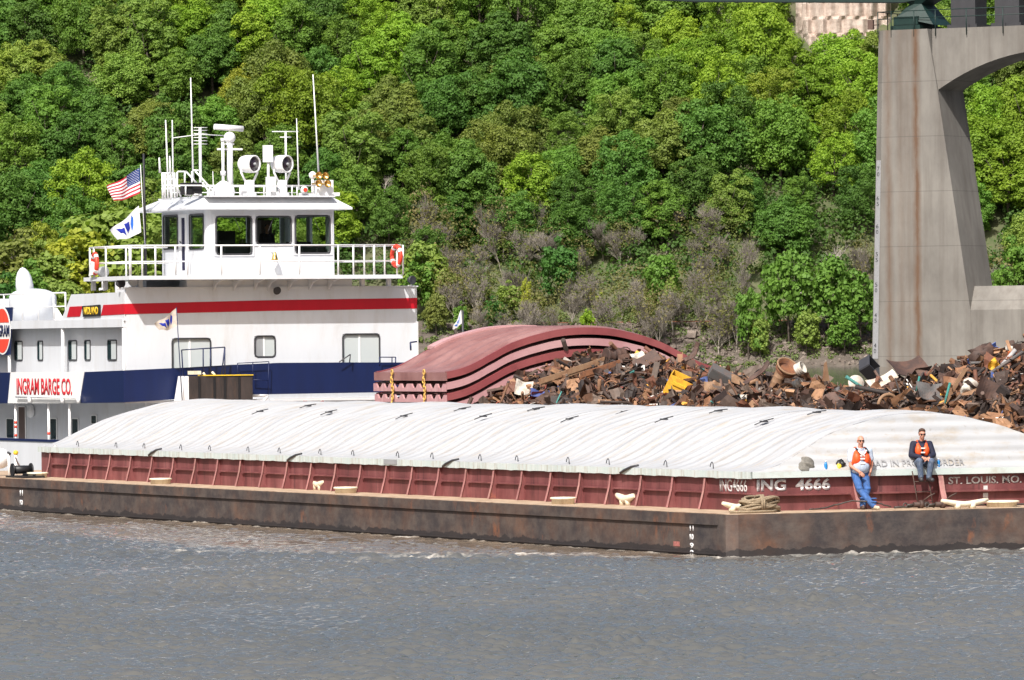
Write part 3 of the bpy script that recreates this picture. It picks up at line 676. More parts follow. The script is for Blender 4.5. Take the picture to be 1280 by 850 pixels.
p=hpos(1137,470,.18); sp('curved_hood',sheet(p,1.05,.8,rot(.5,-.1,-.1),1.3,.02,2),'s_dark','large dark brown curved hood on the crest before the bridge pier','hood',(p[0],p[1],p[2]))
p=hpos(1112,508,.12); m=MB(); m.tube([(p[0]+.3*math.cos(a*PI/12),p[1]-.05,p[2]-.1+.3*math.sin(a*PI/12)) for a in range(13)],.05,8); sp('iron_ring',m,'s_tan','half ring of tan iron at the foot of the heap','ring',p)
p=hpos(1165,497,.15); sp('grey_sheet',sheet(p,.75,.55,rot(.9,.1,-.1),.7,.04,9),'s_grey','dull grey rounded sheet low on the heap below the dark hood','metal sheet',p)
p=hpos(1186,505,.2); sp('teal_pipe',bar(p,(.3,0,1),.75,.035),'s_teal','thin teal green pipe leaning low on the right of the heap','pipe',p)
p=hpos(1150,490,.2); sp('teal_pipe',bar(p,(.25,0,1),.45,.03),'s_teal','short teal green pipe by the dull grey rounded sheet','pipe',p)
p=hpos(1195,492,.15); m=MB(); m.obox(p,(1.2,.1,.1),rot(0,-1.,-.2)); sp('timber_post',m,'s_tan','pale tan post leaning right of the teal pipe','post',p)
p=hpos(1215,492,.15); sp('white_sack',lump(p,.22,9,.4,(1,.6,1.1)),'s_white','crumpled white sack beside the leaning tan post','sack',p)
p=hpos(1247,468,.18); sp('torn_yellow_sheet',sheet(p,.5,.3,rot(1.2,.9,-.2),1.2,.08,3),'s_yellow','torn yellow metal sheet near the right edge of the heap','metal sheet',p)
p=hpos(1270,446,.2); sp('white_pipe',bar(p,(1,0,-.25),.45,.07),'s_white','short fat white pipe on the crest at the right edge','pipe',p)
p=hpos(1268,452,.14); sp('orange_sheet',sheet(p,.4,.25,rot(.8,.2,0),.8,.06,8),'s_orange','small bright orange sheet under the fat white pipe','metal sheet',p)
p=hpos(1228,460,.14); sp('steel_pipe',bar(p,(1,0,.02),.6,.04),'s_grey','short grey steel pipe below the dark lump on the crest','pipe',p)
p=hpos(1232,449,.1); sp('engine_block',lump(p,.3,15,.5,(1.1,.7,.8),12,8),'s_dark','black lumpy engine block on the crest right of the pier strut','engine block',p)
p=hpos(1262,462,.2); sp('steel_pipe',bar(p,(1,0,.55),1.2,.05),'s_grey','long grey steel pipe slanting up at the right edge','pipe',p)
p=hpos(1240,500,.2); sp('curved_hood',sheet(p,.9,.6,rot(1.2,.5,-.2),1.3,.03,4),'s_dark','dark brown curved hood low at the right of the heap','hood',p)
p=hpos(935,503,.1); sp('enamel_panel',sheet(p,.35,.25,rot(1.1,.1,0),.3,.03,4),'s_white','small white enamel panel at the foot of the heap left of the ring','panel',p)
p=hpos(858,507,.08); sp('enamel_panel',sheet(p,.45,.25,rot(.9,.3,0),1.4,.04,6),'s_white','small white enamel panel curled below the yellow bin','panel',p)
# ------------------------------------------------ stack of red covers
XA,XB=12.1,21.6; XM=16.85; XHH=4.75
def red_prof(s): return prof(s)*1.0
order=['topmost','second from the top','third from the top','fourth from the top','fifth from the top','bottom one']
for k in range(6):
    zb=4.06-.335*k; off=(0,.05,-.04,.08,-.03,.03)[k]
    lab='%s of the stacked pinkish red barge covers, partly behind scrap'%('topmost' if k==0 else order[k])
    C=Thing('stacked_cover',lab,'barge cover',(XM,46.1,zb),'stack of red covers on the scrap barge')
    t0,t1=43.38+off*.5,48.9+off
    def surf(u,v):
        s=2*u-1; x=XM+XHH*s; t=t0+(t1-t0)*v; q_=((t-t0)/.92)%1-.5; w=.10*min(1,(1-abs(s))*4)*math.exp(-(q_/.24)**2)*(0 if v<.03 or v>.97 else 1)
        return (x,t,zb+red_prof(s)+w+.02)
    m=MB(); m.grid(surf,60,84); 
    m.grid(lambda u,v:(surf(u,v)[0],surf(u,v)[1],surf(u,v)[2]-.05),60,84); C.part('cover_shell',m,M['pink'])
    # deep edge beams at both ends, following the arch
    for tt,sg in ((t0,1),(t1,-1)):
        m=MB(); n=60
        for j in range(n):
            a=-1+2*j/n;b=-1+2*(j+1)/n
            za,zb_=zb+red_prof(a),zb+red_prof(b); xa_,xb_=XM+XHH*a,XM+XHH*b
            d=.17
            m.add([(xa_,tt,za+.05),(xb_,tt,zb_+.05),(xb_,tt,zb_-d),(xa_,tt,za-d),(xa_,tt+.1*sg,za+.05),(xb_,tt+.1*sg,zb_+.05),(xb_,tt+.1*sg,zb_-d),(xa_,tt+.1*sg,za-d)],
                  [(0,1,2,3),(7,6,5,4),(0,4,5,1),(3,2,6,7)],False)
        C.part('edge_beam',m,M['covered' if k%2==0 else 'pinkpale'])
    # side rims with V notches
    for x,sg in ((XA,1),(XB,-1)):
        m=MB(); n=4; top=zb+.06; lo=zb-.2
        if k==0:
            m.box(x-.05 if sg>0 else x-.02,x+.02 if sg>0 else x+.05,t0,t1,lo,top)
        else:
            L=(t1-t0)/n
            for j in range(n):
                a=t0+L*j
                m.prism([(x-.05,a,lo),(x-.05,a+L,lo),(x-.05,a+L,top-.02),(x-.05,a+L*.86,top-.02),(x-.05,a+L*.76,top-.15),(x-.05,a+L*.62,top-.15),(x-.05,a+L*.5,top-.02),(x-.05,a+L*.42,top-.02),(x-.05,a+L*.34,top-.15),(x-.05,a+L*.2,top-.15),(x-.05,a+L*.1,top-.02),(x-.05,a,top-.02)],(.06,0,0))
        C.part('side_rim',m,M['pinkpale' if k else 'pink'])
    if k==0:
        # overlapping coping strip along the far edge
        m=MB(); n=30
        for j in range(n):
            a=-.62+.75*j/n;b=-.62+.75*(j+1)/n; za,zz=zb+red_prof(a)+.07,zb+red_prof(b)+.07
            xa_,xb_=XM+XHH*a,XM+XHH*b
            m.add([(xa_,t1-.55,za),(xb_,t1-.55,zz),(xb_,t1+.02,zz),(xa_,t1+.02,za),(xa_,t1-.55,za+.09),(xb_,t1-.55,zz+.09),(xb_,t1+.02,zz+.09),(xa_,t1+.02,za+.09)],[(0,3,2,1),(4,5,6,7),(0,1,5,4),(3,7,6,2)]+([(0,4,7,3)] if j==0 else [])+([(1,2,6,5)] if j==n-1 else []))
        C.part('coping_strip',m,M['pinkpale'])
def chain(px,lab):
    t=onx(px,490,XA-.1)[1]; m=MB()
    for k in range(9):
        z=4.12-k*.13; x=XA-.12
        pts=[(x+(.03*math.sin(a*PI/5) if k%2 else 0),t+.07*math.cos(a*PI/5)*(.3 if k%2 else 1)+(.05*math.sin(k)),z+.085*math.sin(a*PI/5)) for a in range(11)]
        m.tube(pts,.02,6)
    solo('lashing_chain',m,M['chain'],lab,'chain',(XA-.12,t,3.6),'yellow chains on the stacked covers')
M['chain']=plain('yellow_chain_paint',(.6,.36,.08),.5,var=.3,scale=12)
chain(491,'left yellow lashing chain hanging on the stacked red covers')
chain(531,'right yellow lashing chain hanging on the stacked red covers')
# ================================================================== towboat
TB=Thing('towboat','white towboat with red and navy stripes pushing the barges','towboat',(13.9,66,0))
def bx(name,args,mat,parent=None,label=None):
    m=MB()
    for a in (args if isinstance(args[0],(tuple,list)) else [args]): m.box(*a)
    return TB.part(name,m,M[mat],parent,label)
def Y(px,py,t): return ony(px,py,t)
def ringy(w0,w1,z0,z1,t,r=.03,cr=.12,n=6):
    P=[]
    for (cx,cz,a0) in ((w1-cr,z1-cr,0),(w0+cr,z1-cr,90),(w0+cr,z0+cr,180),(w1-cr,z0+cr,270)):
        for k in range(5):
            a=math.radians(a0+22.5*k); P.append((cx+cr*math.cos(a),t,cz+cr*math.sin(a)))
    P.append(P[0]); m=MB(); m.tube(P,r,n,cap=False)
    # corner fillets so that the opening reads rounded
    for (cx,cz,a0,sx,sz) in ((w1-cr,z1-cr,0,1,1),(w0+cr,z1-cr,90,-1,1),(w0+cr,z0+cr,180,-1,-1),(w1-cr,z0+cr,270,1,-1)):
        poly=[(cx+sx*cr,t,cz+sz*cr)]+[(cx+cr*math.cos(math.radians(a0+22.5*k)),t,cz+cr*math.sin(math.radians(a0+22.5*k))) for k in range(5)]
        m.prism(poly,(0,.02,0))
    return m
def ringx(t0,t1,z0,z1,x,r=.03,cr=.1,n=6):
    q=ringy(t0,t1,z0,z1,0,r,cr,n); q.v=[(x+p[1],p[0],p[2]) for p in q.v]; return q
# hull, main deck
bx('hull',[(8.3,19.3,61.2,92,-.6,1.08)],'white')
bx('low_bulwark',[(8.3,8.36,61.2,92,1.08,1.76)],'white')
bx('bulwark_cap',(8.27,8.38,61.2,92,1.76,1.84),'navy')
# main level house
bx('main_deck_wall',[(9.7,19.0,62.9,90,1.1,3.12)],'white')
bx('second_deck_slab',[(8.34,19.25,61.2,90,3.12,3.2)],'greywhite')
# second level house, side wall set back behind the walkway
def pxt(px,x): return atpx(px,x,60,92)
W1=(Y(215,423,62)[0],Y(263,423,62)[0],3.5,Y(240,423,62)[2]); W2=(Y(314,0,62)[0],Y(339.5,0,62)[0],Y(327,446,62)[2],Y(327,420,62)[2]); W3=(Y(424,0,62)[0],Y(470,0,62)[0],3.5,Y(447,417.5,62)[2])
m=MB(); m.wall('y',62.,.12,8.72,19.28,3.2,6.93,[W1,W2,W3]); 
TB.part('front_wall',m,M['white'])
for W in (W1,W2,W3):
    f=TB.part('window',ringy(*W,61.995,.028,.12),M['dark'])
    m=MB(); m.box(W[0],W[1],62.05,62.07,W[2],W[3]); TB.part('blind',m,M['blind'],f)
    mid=W[0]+(W[1]-W[0])*(.47)
    m=MB(); m.box(mid-.03,mid+.03,62.03,62.05,W[2],W[3]); TB.part('mullion',m,M['white_thin'],f)
m=MB(); m.box(W2[0]+.06,mid-.08,62.035,62.045,W2[2]+.06,W2[3]-.05); 
m=MB(); m.box(W2[0],(W2[0]+W2[1])/2-.05,62.032,62.046,W2[2],W2[3]); TB.part('dark_half_pane',m,M['grey'])
bx('gutter_strip',(19.24,19.31,61.97,62.14,3.2,5.75),'greywhite')
bx('side_wall',[(9.0,9.1,62.13,84,3.2,5.64)],'white')
bx('house_core',[(9.12,19.2,62.9,84,3.2,5.64)],'greywhite')
bx('upper_deck_slab',[(8.62,19.2,62.13,84,5.65,5.93)],'white')
m=MB()
for px in (13,80,155):
    t=pxt(px,8.7) if px<150 else 62.2
    q=MB(); q.tube([(8.7,t,3.2),(8.7,t,5.65)],.06,8); TB.part('deck_post',q,M['white_thin'])
for px0,px1 in ((19.5,29),(48.5,54.5),(87,97),(107,114),(136,147)):
    t1,t0=pxt(px0,8.98),pxt(px1,8.98); z0,z1=4.55,5.22
    f=TB.part('window',ringx(t0,t1,z0,z1,8.985,.022,.07),M['dark'])
    m=MB(); m.box(8.975,8.99,t0,t1,z0,z1); TB.part('pane',m,M['darkglass'],f)
    m=MB(); m.box(8.965,8.975,t0,t0+(t1-t0)*.55,z0+.03,z1-.03); TB.part('blind',m,M['blind'],f)
# parapet with the red stripe: side part
sx=8.66
def sidepoly(px_py,x,th=.1):
    m=MB(); P=[onx(a,b,x) for a,b in px_py]; m.prism(P,(th,0,0)); return m
TB.part('side_parapet',sidepoly([(89,368),(155.2,365.2),(155.2,401),(75,403),(83,384)],sx),M['white'])
bx('front_parapet_cap',(8.6,19.32,61.96,62.16,6.93,6.97),'white')
TB.part('red_stripe',sidepoly([(87,383.4),(103,382.6),(100,395.6),(83.5,396.4)],sx-.012,.011),M['red'])
TB.part('red_stripe',sidepoly([(129,381.2),(155,379.8),(155,392.8),(126,394.4)],sx-.012,.011),M['red'])
def frontpoly(px_py,t,th=.1):
    m=MB(); m.prism([ony(a,b,t) for a,b in px_py],(0,th,0)); return m
TB.part('red_stripe',frontpoly([(155.6,379.8),(340,375.2),(521.3,372.4),(521.3,385.6),(340,388.6),(155.6,392.8)],61.985,.012),M['red'])
T_=TB
nb=TB.part('name_board',sidepoly([(102.5,382.6),(124.6,380.8),(124.8,395.),(103.4,396)],sx-.05,.03),M['black'])
q=onx(105,393.4,sx-.055);r_=onx(122.5,383.4,sx-.055); text_part(TB,'lettering','MIDLAND',q,(0,-1,0),(0,0,1),r_[2]-q[2],q[1]-r_[1],M['nameyellow'] if 'nameyellow' in M else M['yellow'],parent=None,bold=.03)
# navy bulwark
BX=8.27
TB.part('front_bulwark',frontpoly([(155,463),(195,461.2),(235,459.3),(290,456),(350,453.5),(430,453),(522,453),(522,490),(470,490.5),(340,492.8),(230,498.5),(190,501),(155,503)],61.1,.06),M['navy'])
# side bulwark, forward of and behind the sign
SX=BX+.01
TB.part('side_bulwark',sidepoly([(155,463),(155,503),(99,504),(105,465)],SX,.05),M['navy'])
TB.part('side_bulwark',sidepoly([(13,465.5),(10,504),(-120,508),(-120,468)],SX,.05),M['navy'])
sb=TB.part('sign_board',sidepoly([(105.3,464.8),(98.8,504),(9.6,504),(13.2,465.3)],SX-.015,.08),M['signwhite'])
q=onx(21,493.5,SX-.017);r_=onx(90,473.,SX-.017); text_part(TB,'lettering','INGRAM BARGE CO.',q,(0,-1,0),(0,0,1),r_[2]-q[2],q[1]-r_[1],M['signred'],bold=.028)
m=MB(); a=onx(20,496,SX-.1);b=onx(98,497,SX-.1); m.tube([a,b],.035,6)
for px in (37,78,98):
    c=onx(px,496,SX-.1); m.tube([c,(c[0],c[1],c[2]-.22)],.07,8)
TB.part('sign_light_bar',m,M['white_thin'])
for px in (20,61.5,87.5):
    t=pxt(px,8.42); m=MB(); m.tube([(8.42,t,1.1),(8.42,t,3.14)],.045,8); p_=TB.part('stanchion',m,M['white_thin'])
    if px<80:
        m=MB()
        for z in (1.9,2.2,2.35) if px<50 else (1.5,2.0): m.tube([(8.42,t,z),(8.42,t,z+.09)],.052,8)
        TB.part('red_band',m,M['lifering'],p_)
# logo panel aft of the side walkway
LX=8.62
t0=pxt(11.5,LX); 
TB.part('logo_panel',sidepoly([(14.5,384),(11.5,443.5),(-13,444.5),(-13,385)],LX,.06),M['navy'])
ca=onx(13,414,LX);cb=onx(-6.5,415,LX); cy=(ca[1]+cb[1])/2; cz=onx(0,413.5,LX)[2]; rz=.80; ry=(cb[1]-ca[1])/2
m=MB(); m.prism([(LX-.012,cy+ry*1.04*math.cos(a*PI/20),cz+rz*1.05*math.sin(a*PI/20)) for a in range(40)],(.01,0,0)); TB.part('logo_ring',m,M['signwhite'])
for s in(1,-1):
    m=MB(); pts=[(LX-.024,cy+ry*.95*math.cos(math.radians(a)),cz+rz*.97*math.sin(math.radians(a))) for a in (range(22,159,8) if s>0 else range(202,339,8))]; m.prism(pts,(.01,0,0)); TB.part('logo_red_half',m,M['lifering'])
q=(LX-.026,cy+ry*.99,cz-.21); text_part(TB,'lettering','INGRAM',q,(0,-1,0),(0,0,1),.42,ry*1.94,M['navy'],bold=.02)
# main level door and windows on the side
WX=9.69
def sideblock(px0,px1,z0,z1,mat,name,lab=None,ring=True):
    t1,t0=pxt(px0,WX),pxt(px1,WX)
    m=MB(); m.box(WX-.02,WX,t0,t1,z0,z1); o=TB.part(name,m,M[mat],label=lab)
    if ring: TB.part('frame',ringx(t0,t1,z0,z1,WX-.02,.022,.06),M['white_thin'],o)
zz=lambda px,py:onx(px,py,WX)[2]
sideblock(9,18.5,zz(14,548),zz(14,523),'darkglass','window')
sideblock(24,33,1.12,zz(28,508),'brown','side_door','brown side door on the main deck')
sideblock(64,72,zz(68,550),zz(68,523),'darkglass','window'); sideblock(91,99,zz(95,545),zz(95,523),'darkglass','window'); sideblock(115,122,zz(118,530),zz(118,519),'darkglass','window')
t=pxt(42,WX); m=MB(); m.lathe((WX-.1,t,2.75),[(.001,-.1),(.2,-.08),(.24,0),(.2,.08),(.001,.1)],16,Matrix.Rotation(PI/2,3,'Y')); TB.part('hose_reel',m,M['white_thin'])
# stack and dome on the side deck
t=pxt(43,10.4); m=MB(); m.lathe((10.4,t,5.93),[(.84,0),(.84,.86),(.8,.95),(.66,1.05),(.45,1.12),(.2,1.15),(.001,1.16)],36); TB.part('dome_housing',m,M['white'])
m=MB()
M3=Matrix.Rotation(-.12,3,'Y'); t2=pxt(32,10.6); m.lathe((10.6,t2,7.4),[(.001,-.7),(.3,-.5),(.32,-.2),(.28,.1),(.2,.3),(.1,.42),(.001,.47)],20,M3); TB.part('exhaust_cowl',m,M['white'])
m=MB(); ta,tb=pxt(14,10.2),pxt(-40,10.2); m.prism([(9.9,ta-.6,5.93),(9.9,ta-.6,6.55),(9.9,ta+.4,6.75),(9.9,tb,5.95)],(1.6,0,0)); TB.part('engine_casing',m,M['white'])
# rails of the side deck
def rail(pts,h,name='guard_rail',posts=None,mids=(.5,),r=.028,mat='white_thin'):
    m=MB()
    top=[(p[0],p[1],p[2]+h) for p in pts]
    for a,b in zip(top[:-1],top[1:]): m.tube([a,b],r,6)
    for f in mids:
        for a,b in zip(pts[:-1],pts[1:]): m.tube([(a[0],a[1],a[2]+h*f),(b[0],b[1],b[2]+h*f)],r*.8,6)
    for p in (posts or pts): m.tube([p,(p[0],p[1],p[2]+h)],r*1.05,6)
    return TB.part(name,m,M[mat])
tp=[pxt(px,8.7) for px in (84,69,50,30,7,-30)]
rail([(8.7,max(62.3,t_),5.93) for t_ in (tp[0],tp[-1])],.93,'side_deck_rail',[(8.7,t_,5.93) for t_ in tp])
m=MB(); t_=tp[1]; m.prism([(8.7,t_,6.5),(8.7,t_-.1,5.93),(8.7,t_-1.0,5.93)],(.03,0,0)); TB.part('rail_brace',m,M['white_thin'])
# bridge wing deck
ZS=7.21
bx('wing_deck',[(8.45,18.33,61.0,63.4,ZS,ZS+.13),(8.45,12.4,63.4,65.3,ZS,ZS+.13),(11.2,12.4,65.3,67.2,ZS,ZS+.13)],'white')
bx('deck_house_base',[(10.9,16.9,62.02,62.7,6.97,ZS-.002),(12.4,17.0,62.72,67.2,5.95,ZS-.002)],'white')
bx('wing_underhouse',(10.3,12.35,64.2,67.2,5.95,ZS-.003),'greywhite')
ft=61.05
fpx=[155,163.5,178,194.5,219.5,234.5,277,325,374.5,423,442,455.6,468,481,496.5,504]
def fx(px): return ony(px,345,ft)[0]
H_=1.0
Z2=ZS+.13
TL_=pxt(115,8.5)
pts=[(11.3,TL_,Z2),(8.5,TL_,Z2),(8.5,ft,Z2),(18.28,ft,Z2),(18.28,63.3,Z2)]
side=[(8.5,pxt(px,8.5),Z2) for px in (135,120)]
rail(pts,H_,'bridge_rail',[(max(8.5,fx(p)),ft,Z2) for p in fpx]+side+[(8.5,TL_,Z2),(9.8,TL_,Z2),(18.28,63.3,Z2)],(.47,),.03)
rail([(13.2+3.4,63.35,Z2),(18.28,63.35,Z2)],H_,'bridge_rail',None,(.47,))
for px in (467.5,500.5): 
    q=MB(); w=fx(px); q.box(w-.07,w+.07,62.0,62.14,6.97,ZS); TB.part('wing_post',q,M['white_thin'])
for px in (134,119): 
    q=MB(); tt=pxt(px,8.75); q.box(8.68,8.82,tt-.06,tt+.06,6.9,ZS); TB.part('wing_post',q,M['white_thin'])
q=MB(); w=fx(191.5); q.box(w-.07,w+.07,62.2,62.34,6.93,ZS); TB.part('wing_post',q,M['white_thin'])
for px in (272,297,323,340,366,392,416):
    w=fx(px)+.2; q=MB(); q.prism([(w,61.05,ZS-.01),(w,61.98,ZS-.01),(w,61.98,6.82),(w,61.6,7.1)],(.035,0,0)); TB.part('deck_bracket',q,M['white'])
# life ring boxes, spot lights on posts
def spot(px,py,t,r,lab,base=6.95,aim=(.3,-1,0),mat='dark'):
    c=ony(px,py,t); d=Vector(aim).normalized(); qm=Vector((0,0,1)).rotation_difference(d).to_matrix()
    m=MB(); m.lathe(c,[(.001,-r*.9),(r*.6,-r*.75),(r*.95,-r*.1),(r,r*.6),(r*.9,r*.6),(.001,r*.4)],14,qm)
    o=TB.part('flood_lamp',m,M[mat],label=lab)
    m=MB(); m.tube([(c[0],c[1],base),(c[0],c[1],c[2]-r*.5)],.03,6); m.tube([(c[0]-.12,c[1],base),(c[0]+.12,c[1],base)],.05,6); TB.part('bracket',m,M['white_thin'],o)
spot(150,354,62.3,.16,'dark flood lamp under the left wing rail'); spot(165.5,352,62.3,.16,'white flood lamp under the left wing rail',mat='white_thin')
spot(514,350,62.25,.15,'black flood lamp on the right corner of the parapet'); spot(128,340,66.0,.2,'grey flood lamp below the left life ring',mat='grey')
c=ony(346,363,61.75); m=MB(); m.lathe(c,[(.02,-.1),(.1,-.06),(.14,.04),(.13,.05),(.001,.02)],16,Vector((0,0,1)).rotation_difference(Vector((0,-1,-.3)).normalized()).to_matrix()); o=TB.part('flood_lamp',m,M['dark']); m=MB(); m.tube([(c[0],61.98,c[2]+.05),(c[0],61.8,c[2])],.03,6); TB.part('bracket',m,M['dark'],o)
c=ony(343.5,320,62.3); m=MB(); m.lathe(c,[(.13,-.14),(.1,-.08),(.075,.02),(.05,.1),(.02,.14)],18); o=TB.part('ship_bell',m,M['brass']); m=MB(); m.tube([(c[0],62.6,c[2]+.15),(c[0],62.3,c[2]+.15)],.02,6); TB.part('bracket',m,M['white_thin'],o)
# ------------------------------------------------ pilothouse
PT=62.6; PZ0=Z2; PZ1=9.57
def hy(a,b,c_,d): p=ony(a,d,PT);q=ony(b,c_,PT); return (p[0],q[0],p[2],q[2])
FW=[hy(270.5,314,270.5,318),hy(320.5,363.5,270.5,305),hy(369.5,412,269.5,316.5)]
m=MB(); m.wall('y',PT,.1,12.02,16.5,PZ0,PZ1,FW); TB.part('pilothouse_front_wall',m,M['white'])
def hx(a,b,c_,d): p=onx(b,d,11.86);q=onx(a,c_,11.86); return (p[1],q[1],p[2],q[2])
SW=[hx(204.5,222.5,270,311),hx(226.5,231.8,272.5,338),hx(237,255,268.5,311)]
m=MB(); m.wall('x',11.86,.1,62.82,66.75,PZ0,PZ1,SW); TB.part('pilothouse_side_wall',m,M['white'])
m=MB(); m.prism([(12.02,PT,PZ0),(11.93,PT+.04,PZ0),(11.87,PT+.12,PZ0),(11.86,PT+.22,PZ0),(12.02,PT+.22,PZ0)],(0,0,PZ1-PZ0)); TB.part('pilothouse_corner',m,M['white'])
RW=[(63.1,64.5,8.3,9.35),(64.8,66.4,8.3,9.35)]
m=MB(); m.wall('x',16.4,.1,62.71,66.75,PZ0,PZ1,RW); TB.part('pilothouse_side_wall',m,M['white'])
m=MB(); m.wall('y',66.76,.1,11.97,16.4,PZ0,PZ1,[(12.15,13.5,8.2,9.4),(13.7,15.0,8.2,9.4),(15.2,16.25,8.2,9.4)]); TB.part('pilothouse_back_wall',m,M['white'])
for i,W in enumerate(FW):
    f=TB.part('window',ringy(*W,PT-.012,.03,.12),M['dark'])
    m=MB(); m.box(W[0],W[1],PT+.03,PT+.045,W[2],W[3]); TB.part('pane',m,M['glass'],f)
    q=MB(); e=.09
    for a in ((W[0]-e,W[1]+e,W[3]+.03,W[3]+.06),(W[0]-e,W[1]+e,W[2]-.06,W[2]-.03),(W[0]-e,W[0]-e+.03,W[2]-.03,W[3]+.03),(W[1]+e-.03,W[1]+e,W[2]-.03,W[3]+.03)): q.box(a[0],a[1],PT-.035,PT,a[2],a[3])
    TB.part('window_trim',q,M['greywhite'],f)
    m=MB(); wm=(W[0]+W[1])/2; m.tube([(wm,PT-.05,W[3]),(wm+.22*(1 if i!=1 else -1),PT-.05,W[3]-.5)],.01,4); TB.part('wiper',m,M['dark'],f)
for i,W in enumerate(SW):
    if i==1: continue
    f=TB.part('window',ringx(*W,11.85,.028,.08),M['dark']); m=MB(); m.box(11.89,11.905,*W); TB.part('pane',m,M['glass'],f)
W=SW[1]
m=MB(); m.box(11.87,11.9,W[0],W[1],W[2],W[3]); d_=TB.part('pilothouse_door',m,M['purpleblue'],label='dark blue glazed pilothouse door')
m=MB(); m.box(11.84,11.86,W[0]-.16,W[0]-.02,PZ0+.02,W[3]+.12); m.box(11.84,11.86,W[1]+.02,W[1]+.16,PZ0+.02,W[3]+.12); m.box(11.84,11.86,W[0]-.02,W[1]+.02,W[3]+.02,W[3]+.12); TB.part('door_frame',m,M['white_thin'],d_)
m=MB(); m.tube([(11.82,W[1]+.05,8.55),(11.82,W[1]-.05,8.5)],.02,6); TB.part('door_handle',m,M['dark'],d_)
# inside
bx('pilothouse_floor',(11.97,16.4,62.8,66.7,PZ0,PZ0+.03),'dark'); bx('pilothouse_ceiling',(11.97,16.4,62.8,66.7,PZ1-.12,PZ1-.01),'dark')
bx('console',[(12.2,16.3,62.85,63.5,PZ0+.03,8.42),(12.6,13.1,63.2,63.5,8.2,8.55),(13.4,13.8,63.2,63.5,8.2,8.45),(15.1,15.9,63.2,63.5,8.2,8.5)],'black')
bx('chair_back',[(13.1,13.7,64.6,64.75,PZ0+.4,8.9),(13.1,13.7,64.1,64.7,7.8,7.95)],'black'); bx('locker',[(15.35,15.75,66.3,66.7,PZ0,9.3)],'brown')
# roof
e0,e1,eb,ef=11.02,17.05,67.3,62.27
def frus(z0,z1,a,b): 
    m=MB(); A=[(a[0],a[2],z0),(a[1],a[2],z0),(a[1],a[3],z0),(a[0],a[3],z0)]; Bq=[(b[0],b[2],z1),(b[1],b[2],z1),(b[1],b[3],z1),(b[0],b[3],z1)]
    m.add(A+Bq,[(0,3,2,1),(4,5,6,7),(0,1,5,4),(1,2,6,5),(2,3,7,6),(3,0,4,7)]); return m
TB.part('roof_lip',frus(PZ1,PZ1+.07,(e0,e1,ef,eb),(e0,e1,ef,eb)),M['white'])
TB.part('roof',frus(PZ1+.07,9.99,(e0,e1,ef,eb),(e0+.75,e1-.6,ef+.3,eb-.6)),M['white'])
ZT=9.99
bx('equipment_platform',(11.75,16.42,62.25,66.8,ZT,ZT+.05),'white'); ZT+=.05
def gear(name,m,mat='white_thin',parent=None,label=None): return TB.part(name,m,M[mat],parent,label)
def vt(px,t): return ony(px,200,t)[0]
def pz(py,px,t): return ony(px,py,t)[2]
def whip(px0,py0,px1,py1,t,r,lab=None,r2=None):
    a=ony(px0,py0,t);b=ony(px1,py1,t); b=(b[0],b[1],b[2]); m=MB(); m.tube([b,a],[r,(r2 or r*.5)],6); return gear('whip_antenna',m,'white_thin',None,lab)
# roof rail
rt=62.35
rp=[ony(px,233,rt)[0] for px in (205,232,262,300,330,365,395)]
rail([(rp[0],rt,ZT),(rp[-1],rt,ZT)],pz(232,300,rt)-ZT,'roof_rail',[(x,rt,ZT) for x in rp],(),.025)
rail([(rp[0]+1.9,66.5,ZT),(rp[-2]+1.9,66.5,ZT)],.42,'roof_rail',[(x+1.9,66.5,ZT) for x in rp[:-1]],(.5,),.022)
# radar
t=63.6; c=ony(287,172,t); m=MB(); m.tube([(c[0],t,ZT),(c[0],t,c[2]-.1)],.11,12,.10); rd=gear('radar_mast',m)
m=MB(); m.ball((c[0],t,c[2]),.2); gear('radar_gearbox',m,'white_thin',rd)
a=ony(268,158.5,t);b=ony(303.5,161,t); m=MB(); m.tube([a,((a[0]+b[0])/2,t,(a[2]+b[2])/2),b],.1,10); gear('radar_scanner',m,'white_thin',rd)
m=MB(); z=pz(186.5,287,t); m.box(c[0]-.45,c[0]+.45,t-.04,t+.04,z-.03,z+.03); z=pz(180,287,t);m.box(c[0]-.3,c[0]+.15,t-.04,t+.04,z-.03,z+.03); gear('cross_arm',m,'white_thin',rd)
c=ony(278.5,175,t-.2); m=MB(); m.tube([(c[0],t-.2,ZT+.3),(c[0],t-.2,c[2])],.055,8); zz_=pz(214,278,t); m.tube([(c[0],t-.2,zz_-.15),(c[0],t-.2,zz_)],.09,10); m.tube([(c[0],t-.2,c[2]-.05),(c[0],t-.2,c[2]+.06)],.08,8); gear('mast',m)
m=MB(); m.lathe((c[0],t-.2,ZT),[(.36,0),(.4,.15),(.36,.3),(.22,.42),(.09,.52)],18); gear('cone_base',m)
